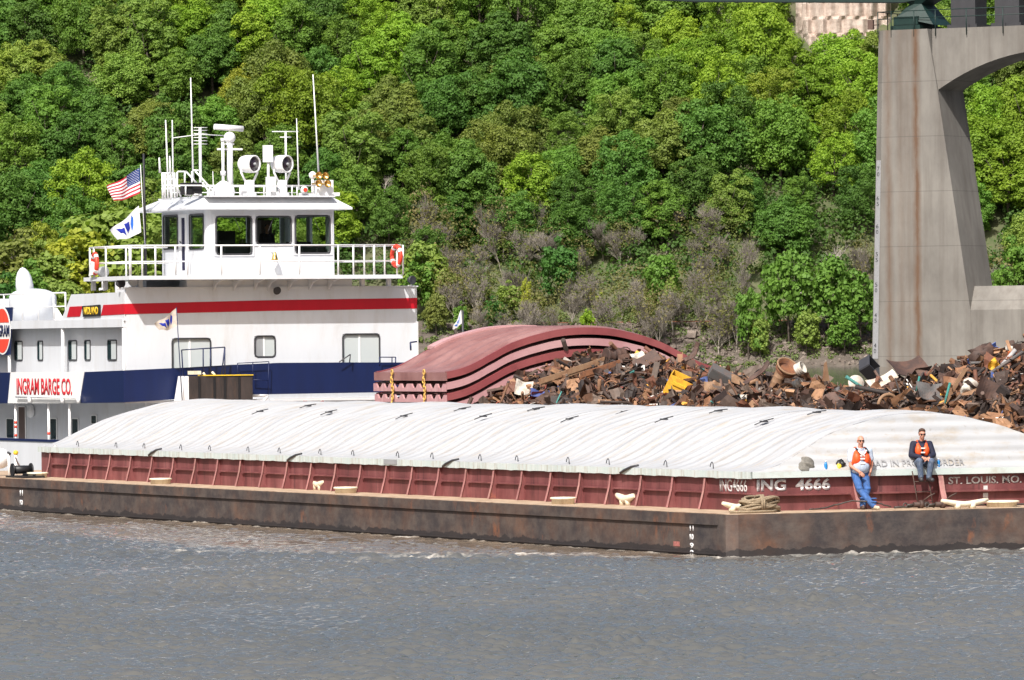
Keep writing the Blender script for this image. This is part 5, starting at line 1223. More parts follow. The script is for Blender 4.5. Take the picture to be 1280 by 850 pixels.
# arched beam
m=MB(); n=24; A0=4.3;A1=W_-4.3
def soff(a): 
    s=(a-A0)/(A1-A0)*2-1; return zP(119)+2.75*(1-abs(s)**2.3)
for i in range(n):
    a=A0+(A1-A0)*i/n;b=A0+(A1-A0)*(i+1)/n
    m.add([(a,.15,soff(a)),(b,.15,soff(b)),(b,.15,zP(38)-.01),(a,.15,zP(38)-.01),(a,3.85,soff(a)),(b,3.85,soff(b)),(b,3.85,zP(38)-.01),(a,3.85,zP(38)-.01)],[(0,1,2,3),(7,6,5,4),(0,4,5,1),(3,2,6,7)])
PT_.part('arched_beam',m,M['concrete'])
m=MB(); m.prism([(5.8,.0+.02,-2),(5.8,.02,6.8),(5.8,1.2,8.4),(5.8,3.98,8.4),(5.8,3.98,-2)],(W_-11.6,0,0)); PT_.part('lower_strut',m,M['concrete'])
# gauge board on the cutwater
M['gauge']=plain('white_gauge_paint',(.36,.36,.37),.6,var=.15,scale=8,ms=(1,1,1))
def cutp(z,f):   # f 0 outer .. 1 inner
    k=(z+2)/(zP(38)+2); o_=(-.85+(1.05)*k,.55-.2*k); i_=(0+.72*k,0); return (o_[0]*(1-f)+i_[0]*f,o_[1]*(1-f)+i_[1]*f,z)
m=MB(); z0,z1=zP(448),zP(200); P=[cutp(z0,.12),cutp(z0,.88),cutp(z1,.88),cutp(z1,.12)]; nx,ny=-.5*.02/.94,-.8*.02/.94
m.prism([(p[0]-.011,p[1]-.017,p[2]) for p in P],(.008,.012,0)); gb=PT_.part('gauge_board',m,M['gauge'])
for py,s in ((213,'70'),(250,'65'),(285,'60'),(320,'55'),(358,'50'),(396,'45'),(434,'40')):
    for j,ch in enumerate(s):
        z=zP(py)-.38*j; p=cutp(z,.3); p=(p[0]-.013,p[1]-.02,p[2]); text_part(PT_,'gauge_number',ch,p,(.85,-.53,0),(0,0,1),.28,.3,M['dark'],bold=.0)
# bearings and railings on top
ZT_=zP(38)
m=MB(); m.box(1.1,3.3,.3,3.6,ZT_,ZT_+.3); m.box(1.3,3.1,.4,3.5,ZT_+.3,ZT_+.9); PT_.part('bearing_base',m,M['green'])
m=MB(); v=[(1.5,.5,ZT_+.9),(4.2,.5,ZT_+.3),(4.2,3.4,ZT_+.3),(1.5,3.4,ZT_+.9)];t_=[(2.2,1,ZT_+1.75),(3.1,1,ZT_+1.75),(3.1,3,ZT_+1.75),(2.2,3,ZT_+1.75)]; m.add(v+t_,[(0,1,5,4),(1,2,6,5),(2,3,7,6),(3,0,4,7)])
v=[(2.2,1,ZT_+1.75),(3.1,1,ZT_+1.75),(3.1,3,ZT_+1.75),(2.2,3,ZT_+1.75)];t_=[(1.4,.6,ZT_+2.5),(4.2,.6,ZT_+2.5),(4.2,3.4,ZT_+2.5),(1.4,3.4,ZT_+2.5)]; m.add(v+t_,[(0,1,5,4),(1,2,6,5),(2,3,7,6),(3,0,4,7)]); PT_.part('bridge_bearing',m,M['green'])
for a in (5.3,8.55,12.):
    m=MB(); m.box(a,a+1.8,1,2.8,ZT_,ZT_+6.3); m.box(a-.2,a+2.,.8,3.,ZT_,ZT_+.25); PT_.part('steel_column',m,M['dark'])
m=MB()
for a in (.3,1.3,3.0,4.6,6.9,9.6,12.,14.5): m.tube([(a,.02,ZT_-.5),(a,.02,ZT_+1.25)],.035,5)
for z in (.75,1.25): m.tube([(.3,.02,ZT_+z),(14.5,.02,ZT_+z)],.028,5)
for b in (1.5,3): m.tube([(.3,b,ZT_-.1),(.3,b,ZT_+1.25)],.035,5)
m.tube([(.3,.02,ZT_+1.25),(.3,3.8,ZT_+1.25)],.028,5)
PT_.part('pier_railing',m,M['green'])
m=MB(); m.box(-.5,-.1,.05,.3,ZT_+.1,ZT_+.75); m.tube([(-.3,.2,ZT_+.4),(.3,.2,ZT_+.4)],.04,5); PT_.part('navigation_lamp',m,M['brown'])
# bridge span overhead
SPN=Thing('bridge_span','dark green steel bridge girder crossing above the concrete pier','bridge',(pw[0],YP,28),frame='world')
wX=lambda px,py:(wy(px,py,YP)[0],wy(px,py,YP)[2])
low=[(wX(-400,-160)),(wX(300,-40)),(wX(700,-6)),(wX(870,2.2)),(wX(1128,3.4)),(wX(1166,-3)),(wX(1400,-10)),(wX(2400,-20))]
m=MB(); m.prism([(x,YP-.6,z) for x,z in low]+[(low[-1][0],YP-.6,32.5),(low[0][0],YP-.6,40)],(0,1.2,0)); SPN.part('main_girder',m,M['green'])
m=MB(); m.prism([(low[0][0],YP-5,40.02),(low[-1][0],YP-5,32.52),(low[-1][0],YP-5,33.2),(low[0][0],YP-5,40.7)],(0,12,0)); SPN.part('bridge_deck',m,M['concrete'])
# ================================================================== hill and shore
rn=random.Random(21)
def hs(x,y,s,k): 
    return math.sin(x*s+k)*math.cos(y*s*1.3+k*2.1)+.5*math.sin(x*s*2.3+y*s*1.7+k*3)
def G(X,Y):
    sh=1029+2.5*math.sin(X*.05)+1.2*math.sin(X*.21)
    if Y<sh: return max(-3,-(sh-Y)*.15)
    bench=7.6
    if Y<sh+13: 
        f=(Y-sh)/13; return bench*(f**.8)
    if Y<1057: return bench+.1*(Y-sh-13)
    h=bench+.8+.62*(Y-1057)+hs(X,Y,.035,1.)*min(3.5,(Y-1057)*.08)
    if Y>1215: h=bench+.8+.62*158+ (Y-1215)*.12
    return h
def ground_mat():
    m,nt,b=newmat('wooded_ground'); n=noise(nt,.35,8,.7,coord='Object'); c=ramp(nt,n,[(.3,(.05,.08,.025)),(.5,(.09,.1,.045)),(.7,(.14,.125,.08))])
    nt.links.new(c,b.inputs['Base Color']); b.inputs['Roughness'].default_value=.95; return m
def rock_mat(name,a,b_,c_):
    m,nt,b=newmat(name); n=noise(nt,.8,9,.75); n2=noise(nt,.25,6,.6,mapscale=(.5,.5,2.5)); c=ramp(nt,n,[(.3,a),(.5,b_),(.7,c_)]); c=mixc(nt,ramp(nt,n2,[(.45,(0,0,0)),(.6,(.5,)*3)]),c,a)
    nt.links.new(c,b.inputs['Base Color']); b.inputs['Roughness'].default_value=.9; bump(nt,b,n,.8,.3); return m
M['ground']=ground_mat(); M['riprap']=rock_mat('riprap_stone',(.09,.07,.06),(.18,.145,.12),(.32,.27,.23)); M['cliff']=rock_mat('pale_sandstone',(.34,.25,.2),(.52,.43,.37),(.62,.55,.48))
M['shore']=rock_mat('stony_bank_soil',(.06,.048,.038),(.12,.1,.08),(.17,.14,.12))
m=MB(); Xs=np.linspace(-260,260,150); Ys=np.concatenate([np.linspace(1015,1060,34),np.linspace(1062,1220,60),np.linspace(1230,1500,12)])
m.v=[(x,y,G(x,y)+(rn.uniform(-.35,.35) if 1029<y<1060 else 0)) for y in Ys for x in Xs]; nx=len(Xs)
for j in range(len(Ys)-1):
    for i in range(nx-1): m.f.append((j*nx+i,j*nx+i+1,(j+1)*nx+i+1,(j+1)*nx+i)); m.s.append(True); m.m.append(1 if Ys[j]<1048 else 0)
hill=solo('hillside',m,[M['ground'],M['shore']],None,None,(0,0,0),frame='world',kind='structure'); 
# rails on the bench
m=MB()
for k,yy in enumerate((1045.2,1046.7)):
    for i in range(40): x=-130+6.5*i; m.box(x,x+6.5,yy,yy+.08,8.0,8.2)
m.box(-130,130,1044,1048,7.6,7.98)
T=Thing('railway_track','long railway track running along the far bank at the foot of the hill','railway',(0,1046,7.6),frame='world')
q=MB(); q.box(-130,130,1043.6,1048.4,7.3,7.97); T.part('ballast_bed',q,M['riprap'])
for yy in (1045.2,1046.7): q=MB(); q.box(-130,130,yy,yy+.08,7.98,8.16); T.part('rail',q,M['s_rust'])
# riprap stones
m=MB()
for i in range(3800):
    X=rn.uniform(-12,78); Yy=rn.uniform(1029,1044); s=math.exp(rn.gauss(-1.0,.45)); z=G(X,Yy)
    m.obox((X,Yy,z+s*.1),(s*rn.uniform(.7,1.6),s,s*rn.uniform(.4,1)),Matrix.Rotation(rn.uniform(0,3),3,'Z')@Matrix.Rotation(rn.uniform(-.7,.7),3,'X')@Matrix.Rotation(rn.uniform(-.7,.7),3,'Y'))
solo('bank_stones',m,M['riprap'],'pale broken stones covering the far river bank below the railway','stones',(0,1036,0),frame='world',kind='stuff')
# cliff
def cliff():
    m=MB(); x0=wy(993,20,1152)[0];x1=wy(1112,20,1152)[0]
    def fn(u,v):
        x=x0+(x1-x0)*u; z=50+30*v; jag=1.5*abs(math.sin(u*19+v*2))+1.1*math.sin(u*43+math.floor(v*9)*1.7)+.8*math.floor(v*9)*.55
        top=1-.0*u
        return (x,1140+jag*.6+3*abs(u-.5)**3*12,z-(2.5*(u<.06)))
    m.grid(fn,70,46,False); m.grid(lambda u,v:(x0+(x1-x0)*u,1151+16*v,80-1.*v),8,2,False)
    return m
solo('rock_cliff',cliff(),M['cliff'],'pale sandstone cliff showing above the trees left of the bridge pier','cliff',(60,1150,58),frame='world')
# ------------------------------------------------------------------ foliage
def leaf_mat():
    m,nt,b=newmat('tree_leaves'); oi=nt.nodes.new('ShaderNodeObjectInfo'); out=nt.nodes['Material Output']
    n=noise(nt,.16,4,.6); n2=noise(nt,1.1,4,.6)
    f=mixc(nt,n2,(.62,.66,.6),(1.35,1.3,1.1)); c=mixc(nt,1.,oi.outputs['Color'],f,'MULTIPLY')
    c=mixc(nt,math_(nt,'MULTIPLY',ramp(nt,n,[(.45,(0,0,0)),(.7,(1,1,1))]),.35),c,mixc(nt,1.,c,(1.5,1.25,.6),'MULTIPLY'))
    nt.links.new(c,b.inputs['Base Color']); b.inputs['Roughness'].default_value=.6
    b.inputs['Specular IOR Level'].default_value=.25
    tl=nt.nodes.new('ShaderNodeBsdfTranslucent'); nt.links.new(mixc(nt,1.,c,(1.1,1.25,.5),'MULTIPLY'),tl.inputs[0])
    mx=nt.nodes.new('ShaderNodeMixShader'); mx.inputs[0].default_value=.36; nt.links.new(b.outputs[0],mx.inputs[1]); nt.links.new(tl.outputs[0],mx.inputs[2]); nt.links.new(mx.outputs[0],out.inputs[0]); return m
M['leaves']=leaf_mat()
M['bark']=plain('grey_brown_bark',(.1,.08,.065),.9,var=.3,scale=2)
M['palebark']=plain('pale_dead_bark',(.36,.32,.28),.85,var=.2,scale=2)
M['twig']=plain('grey_brown_twigs',(.27,.24,.2),.9,var=.25,scale=.5)
def leafmesh(name,cl,leaf,seed,per=1.0,up=.15):
    """cl: clumps (centre, radius, n leaves); leaf quads lie roughly on each clump's surface"""
    g=np.random.default_rng(seed); Vs=[];
    for c,r,n in cl:
        n=int(n*per); d=g.normal(size=(n,3)); d/=np.linalg.norm(d,axis=1)[:,None]
        o=np.array(c); 
        d[:,2]=np.where(d[:,2]<-.45,-d[:,2],d[:,2])
        rad=r*(1-.45*g.random(n)**2.2); lump=1+.16*np.sin(d[:,0]*7+seed)*np.sin(d[:,1]*7+2)+.13*np.sin(d[:,2]*9+d[:,0]*5)
        p=o+d*(rad*lump)[:,None]*np.array([1,1,.82])
        nn=d+g.normal(size=(n,3))*.45; nn[:,2]+=up; nn/=np.linalg.norm(nn,axis=1)[:,None]
        t=np.cross(nn,g.normal(size=(n,3))); t/=np.linalg.norm(t,axis=1)[:,None]; b=np.cross(nn,t)
        s=(leaf*(.6+.8*g.random(n)))[:,None]
        Vs.append(np.stack([p-t*s*.5-b*s*.3,p+t*s*.35-b*s*.45,p+t*s*.6+b*s*.3,p-t*s*.3+b*s*.5],1).reshape(-1,3))
    V=np.concatenate(Vs); k=len(V)//4
    me=bpy.data.meshes.new(name); me.vertices.add(len(V)); me.vertices.foreach_set('co',V.astype(np.float32).ravel())
    me.loops.add(4*k); me.loops.foreach_set('vertex_index',np.arange(4*k,dtype=np.int32)); me.polygons.add(k); me.polygons.foreach_set('loop_start',np.arange(0,4*k,4,dtype=np.int32)); me.update(calc_edges=True); return me
def crown_clumps(seed,R0,H,n,zc=.62,zr=.40,rmin=.17,rmax=.33,nl=120):
    r_=random.Random(seed); cl=[]; lob=[(r_.uniform(0,6.28),r_.uniform(.1,.3)) for _ in range(4)]
    for i in range(n):
        zt=1-1.75*(i+.5)/n; a=i*2.39996+r_.uniform(-.4,.4); q=math.sqrt(max(0,1-zt*zt)); k=r_.uniform(.72,1.0)*(1+sum(w*math.cos(a*(j+1)+p) for j,(p,w) in enumerate(lob))*.5)
        c=(R0*.86*q*k*math.cos(a),R0*.86*q*k*math.sin(a),H*zc+H*zr*zt*k*.9); r=R0*r_.uniform(rmin,rmax)
        cl.append((c,r,nl*(r/(R0*.25))**2))
    cl.append(((0,0,H*zc),R0*.6,nl*3)); return cl
def trunkmesh(seed,H,r0,limbs=7,spread=.5,zc=.6):
    r_=random.Random(seed); m=MB(); m.tube([(0,0,-1.5),(r_.uniform(-.2,.2),r_.uniform(-.2,.2),H*.3),(r_.uniform(-.4,.4),r_.uniform(-.4,.4),H*.62),(r_.uniform(-.6,.6),0,H*.85)],[r0,r0*.8,r0*.45,r0*.12],7)
    for k in range(limbs):
        z=H*r_.uniform(.25,.6); a=k*2.4+r_.uniform(-.4,.4); l=H*spread*r_.uniform(.5,.8); m.tube([(0,0,z),(math.cos(a)*l*.45,math.sin(a)*l*.45,z+l*.35),(math.cos(a)*l*.8,math.sin(a)*l*.8,z+l*.85)],[r0*.38,r0*.22,r0*.06],5)
    return m.mesh('trunk')
protos=[]
for k in range(8):
    H=14.+(k%3)*1.2; R0=(6.2,5.4,6.8,5.8,6.5,5.2,6.0,7.0)[k]; n=(62,50,74,44,84,56,66,70)[k]
    cl=crown_clumps(100+k,R0,H,n,zc=.53,zr=.52,rmin=(.16,.2,.13,.22,.12,.18,.15,.17)[k],rmax=(.3,.34,.26,.38,.24,.32,.28,.3)[k],nl=(170,190,180,210,190,170,180,180)[k])
    me=leafmesh('crown',cl,.29 if k!=4 else .26,200+k,1.85); me.materials.append(M['leaves'])
    tm=trunkmesh(300+k,H,.34); tm.materials.append(M['bark']); protos.append((me,tm,H,R0))
# small shore trees, looser
sprotos=[]
for k in range(4):
    H=9.; cl=crown_clumps(500+k,3.0,H,46,zc=.55,zr=.46,rmin=.18,rmax=.36,nl=60); me=leafmesh('crown',cl,.34,600+k); me.materials.append(M['leaves'])
    tm=trunkmesh(700+k,H,.14,8,.4); tm.materials.append(M['bark']); sprotos.append((me,tm,H,3.0))
def bare(seed,H,r0,dead=False,levels=4,nb=5,fan=.55):
    r_=random.Random(seed); m=MB()
    def grow(p,d,l,r,lv):
        k=3; pts=[p]; dd=d.copy()
        for i in range(k):
            dd=(dd+Vector((r_.gauss(0,.13),r_.gauss(0,.13),r_.gauss(.03,.1)))).normalized(); pts.append(pts[-1]+dd*l/k)
        m.tube(pts,[r,r*.8,r*.6,r*.42],3 if lv>1 else 5,cap=False)
        if lv>=levels: return
        for i in range(nb if lv else nb+2):
            f=r_.uniform(.35,1); q=pts[min(3,int(f*3))]; a=r_.uniform(0,6.28); side=Vector((math.cos(a),math.sin(a),r_.uniform(.1,.8))); nd=(dd*(1-fan)+side.normalized()*fan).normalized()
            grow(q,nd,l*r_.uniform(.5,.72),max(.016,r*.42),lv+1)
    grow(Vector((0,0,-.5)),Vector((r_.uniform(-.1,.1),0,1)),H*.48,r0,0)
    return m.mesh('branches')
bprotos=[]
for k in range(5):
    bm_=bare(800+k,9.+k*.4,.14,levels=4,nb=6,fan=.33); bm_.materials.append(M['twig'])
    cl=crown_clumps(820+k,3.2,9,40,zc=.6,zr=.4,rmin=.2,rmax=.4,nl=3 if k%2 else 6); lm=leafmesh('leaves',cl,.26,850+k); lm.materials.append(M['leaves']); bprotos.append((bm_,lm,9.,3.2))
dm=bare(900,11.,.26,levels=3,nb=4,fan=.6); dm.materials.append(M['palebark'])
KC={'deep green':(.075,.185,.045),'mid green':(.135,.26,.05),'lime green':(.225,.355,.035),'olive brown':(.19,.225,.065),'yellow green':(.34,.38,.055),'pale green':(.225,.315,.075)}
OV=[(480,50,60,'lime green'),(545,70,45,'mid green'),(720,60,60,'mid green'),(900,55,70,'lime green'),(735,25,40,'lime green'),(490,150,38,'olive brown'),(500,215,32,'yellow green'),(625,190,35,'olive brown'),(345,110,35,'olive brown'),(225,135,38,'olive brown'),
    (170,70,40,'pale green'),(20,45,40,'deep green'),(80,95,60,'mid green'),(620,270,70,'deep green'),(770,250,55,'deep green'),(885,300,38,'lime green'),(940,280,45,'deep green'),(1040,130,70,'lime green'),(1250,190,60,'lime green'),(40,250,60,'deep green'),(160,290,60,'pale green'),(90,330,60,'yellow green'),
    (1250,130,40,'mid green'),(690,160,50,'mid green'),(820,170,40,'olive brown'),(1000,220,60,'mid green'),(1060,70,50,'pale green'),(330,30,40,'lime green'),(400,160,40,'lime green'),(260,230,40,'deep green'),(560,330,30,'mid green'),(20,130,50,'pale green'),(120,180,60,'deep green'),(600,130,45,'deep green')]
def kind_at(px,py,r_):
    for x,y,r,k in OV:
        if (px-x)**2+(py-y)**2<r*r and r_.random()<.85: return k
    return r_.choices(['deep green','mid green','lime green','olive brown','yellow green','pale green'],[30,36,12,9,4,9])[0]
trees=[]; tr=random.Random(77)
def place(kindname,px,py,col,meshes,loc,rz,sc,label_kind,names=('crown','trunk'),cat='tree',grp='trees on the wooded hillside'):
    o=bpy.data.objects.new(kindname,None); COL.objects.link(o); o.location=loc; o.rotation_euler=(tr.gauss(0,.03),tr.gauss(0,.03),rz); o.scale=sc
    for nm,me in zip(names,meshes):
        c=bpy.data.objects.new(nm,me); COL.objects.link(c); c.parent=o; c.color=(*col,1)
    o['category']=cat; o['group']=grp; trees.append((o,px,py,label_kind)); return o
Yv=1066.; row=0
while Yv<1192:
    X=-106+(row%2)*5.2
    while X<108:
        x=X+tr.uniform(-2.6,2.6); y=Yv+tr.uniform(-3,3); X+=9.9
        z=G(x,y); px,pb=pix((x,y,z)); sc=tr.uniform(.8,1.15)*(.75 if y<1085 and px>480 else 1); pr=tr.choice(protos)
        ctr=pix((x,y,z+pr[2]*sc*.62))
        if px<-70 or px>1350: continue
        if 480<px<1290 and pb>(348 if px<1000 else 300): continue
        if px<480 and y<1064: continue
        top=pix((x,y,z+pr[2]*sc))[1]
        if 975<px<1130:
            if y>1132: continue
            if top<38:
                sc*=max(0,(pb-39)/(pb-top))
                if sc<.45: continue
        if top<-130 and y>1175: continue
        kd=kind_at(ctr[0],ctr[1],tr); c=tuple(KC[kd][q]*.68+(.165,.27,.045)[q]*.3 for q in range(3)); j=tr.uniform(.82,1.2); c=(c[0]*j*tr.uniform(.9,1.1),c[1]*j,c[2]*j)
        s=(sc*tr.uniform(.9,1.1),sc*tr.uniform(.9,1.1),sc*tr.uniform(.92,1.1))
        place('broadleaf_tree',ctr[0],ctr[1],c,pr[:2],(x,y,z-.4),tr.uniform(0,6.28),s,kd)
    Yv+=9.3; row+=1
def at_px(px,py,Yd,extra=0):  # base of a tree at depth Yd under pixel column px
    x=wy(px,py,Yd)[0]; return (x,Yd,G(x,Yd))
# low row of young trees at the water and behind the towboat
for px,ptop,Yd,kd,w in ((935,358,1033,'mid green',.95),(985,310,1035,'mid green',1.25),(1035,318,1035,'mid green',1.4),(1075,335,1034,'mid green',1.4),(1008,385,1031,'pale green',1.3),(950,392,1032,'pale green',1.0),(1055,385,1031,'mid green',1.6),(1255,330,1042,'mid green',1.3),(1275,300,1050,'mid green',1.2),
    (100,285,1052,'yellow green',2.0),(150,250,1058,'pale green',2.2),(190,290,1050,'pale green',1.7),(60,305,1048,'pale green',1.8),(15,292,1048,'olive brown',1.9),(35,330,1040,'mid green',1.6),(85,345,1040,'pale green',1.5),(535,300,1054,'pale green',1.7),(560,335,1046,'olive brown',1.4),(575,378,1036,'mid green',1.0),(615,372,1038,'deep green',1.5),(657,345,1043,'yellow green',.55),
    (735,385,1034,'lime green',.9),(830,310,1052,'mid green',1.2),(838,345,1048,'pale green',.8),(545,365,1036,'olive brown',1.2),(520,320,1050,'mid green',1.4),(230,280,1056,'mid green',1.6),(20,345,1036,'deep green',1.5),(700,300,1060,'deep green',1.3),(820,390,1038,'pale green',1.2))+tuple((tr.uniform(525,905),tr.uniform(345,392),tr.uniform(1049,1066),tr.choice(['pale green','mid green','yellow green','olive brown']),tr.uniform(1.3,2.2)) for _ in range(30)):
    x,y,z=at_px(px,ptop,Yd); pr=tr.choice(sprotos); pb=pix((x,y,z))[1]; h=(pb-ptop)/7400*Yd; s=h/pr[2]; c=KC[kd]
    place('young_tree',px,ptop+30,c,pr[:2],(x,y,z-.2),tr.uniform(0,6.28),(s*.62*w,s*.62*w,s),kd,grp='young trees along the far bank')
# leafless trees
for i in range(84):
    if i<68: px=515+ (i*6.1)+tr.uniform(-8,8); Yd=tr.choice([tr.uniform(1034,1044),tr.uniform(1048,1076),tr.uniform(1048,1076)])
    else: px=tr.choice([1265,1245,1180,930,900,1080,1050,20,70,590,640,560,880,860]); Yd=tr.uniform(1046,1074)
    x,y,z=at_px(px,350,Yd); pr=bprotos[i%5]; s=tr.uniform(.75,1.35)
    c=tr.choice([(.17,.17,.07),(.13,.16,.05),(.2,.18,.09)])
    place('leafless_tree',px,pix((x,y,z+5))[1],c,pr[:2],(x,y,z),tr.uniform(0,6.28),(s*tr.uniform(.7,1.35),s*tr.uniform(.7,1.35),s*tr.uniform(.8,1.2)),'grey twiggy',('branches','leaves'),'tree','leafless trees on the far bank')
for px,py,Yd,s in ((852,205,1112,1.0),(400,215,1108,.7),(615,210,1108,.8),(1035,330,1062,1.1),(1000,345,1058,.9),(480,255,1096,.6)):
    x,y,z=at_px(px,py,Yd); zz_=wy(px,py,Yd)[2]; o=place('dead_tree',px,py,(0.3,.3,.3),(dm,),(x,y-4.5,max(z,zz_-3.5)),tr.uniform(0,6.28),(s,s,s),'pale dead',('branches',),'tree','dead trees on the hill')
# unique labels
ORD=['first','second','third','fourth','fifth','sixth','seventh','eighth','ninth','tenth','eleventh','twelfth','thirteenth','fourteenth','fifteenth','sixteenth','seventeenth','eighteenth','nineteenth','twentieth','twenty-first','twenty-second','twenty-third','twenty-fourth','twenty-fifth','twenty-sixth','twenty-seventh','twenty-eighth']
print('TREES',len(trees),sum(1 for q in trees if q[0].name.startswith('broad')))
def zone(px,py,grp,Yd=0):
    col='left of pilothouse' if px<200 else 'above the pilothouse' if px<450 else 'right of towboat' if px<575 else 'above red covers' if px<720 else 'above yellow bin' if px<900 else 'left of pier' if px<1090 else 'right of pier'
    if 'hillside' in grp or 'dead' in grp: rw='at the hill top' if py<40 else 'high on the hill' if py<110 else 'midway up the hill' if py<190 else 'low on the hill'
    else: rw='at the far waterline' if Yd<1045 else 'just behind the railway'
    return rw+' '+col
zs={}
for t_ in trees:
    zs.setdefault((t_[3],zone(t_[1],t_[2],t_[0]['group'],t_[0].location.y),t_[0].name.split('.')[0]),[]).append(t_)
for (kd,z_,nm),lst in zs.items():
    lst.sort(key=lambda q:q[1]); w_={'broadleaf_tree':'leafy tree','young_tree':'young tree','leafless_tree':'bare tree','dead_tree':'dead tree'}[nm]
    kd2={'pale dead':'pale','grey twiggy':'grey twiggy'}.get(kd,kd)
    for i,t_ in enumerate(lst):
        lab=('%s %s %s %s'%('lone',kd2,w_,z_)) if len(lst)==1 else '%s %s %s from left %s'%(ORD[i],kd2,w_,z_)
        if len(lab.split())>16: lab=lab.replace('leafy ','')
        tag(t_[0],lab)
# undergrowth and understory as uncountable stuff
g=np.random.default_rng(5); cl=[]
for i in range(1700):
    x=g.uniform(-120,120); y=g.uniform(1047,1095); cl.append(((x,y,G(x,y)+.5),g.uniform(.6,1.5),40))
for i in range(800):
    x=g.uniform(-20,80); y=g.uniform(1030,1044); cl.append(((x,y,G(x,y)+.2),g.uniform(.3,1.1),26))
me=leafmesh('undergrowth',cl,.3,9); me.materials.append(M['leaves']); o=bpy.data.objects.new('undergrowth',me); COL.objects.link(o); o.color=(.15,.2,.08,1); tag(o,'low mixed green brush covering the foot of the wooded hill','undergrowth',kind='stuff')
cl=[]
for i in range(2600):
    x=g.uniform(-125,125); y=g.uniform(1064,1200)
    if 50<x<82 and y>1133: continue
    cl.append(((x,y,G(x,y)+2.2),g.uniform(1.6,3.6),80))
me=leafmesh('forest_understory',cl,.5,19); me.materials.append(M['leaves']); o=bpy.data.objects.new('forest_understory',me); COL.objects.link(o); o.color=(.07,.14,.035,1); tag(o,'dark leafy understory filling the gaps between the hillside trees','understory',kind='stuff')
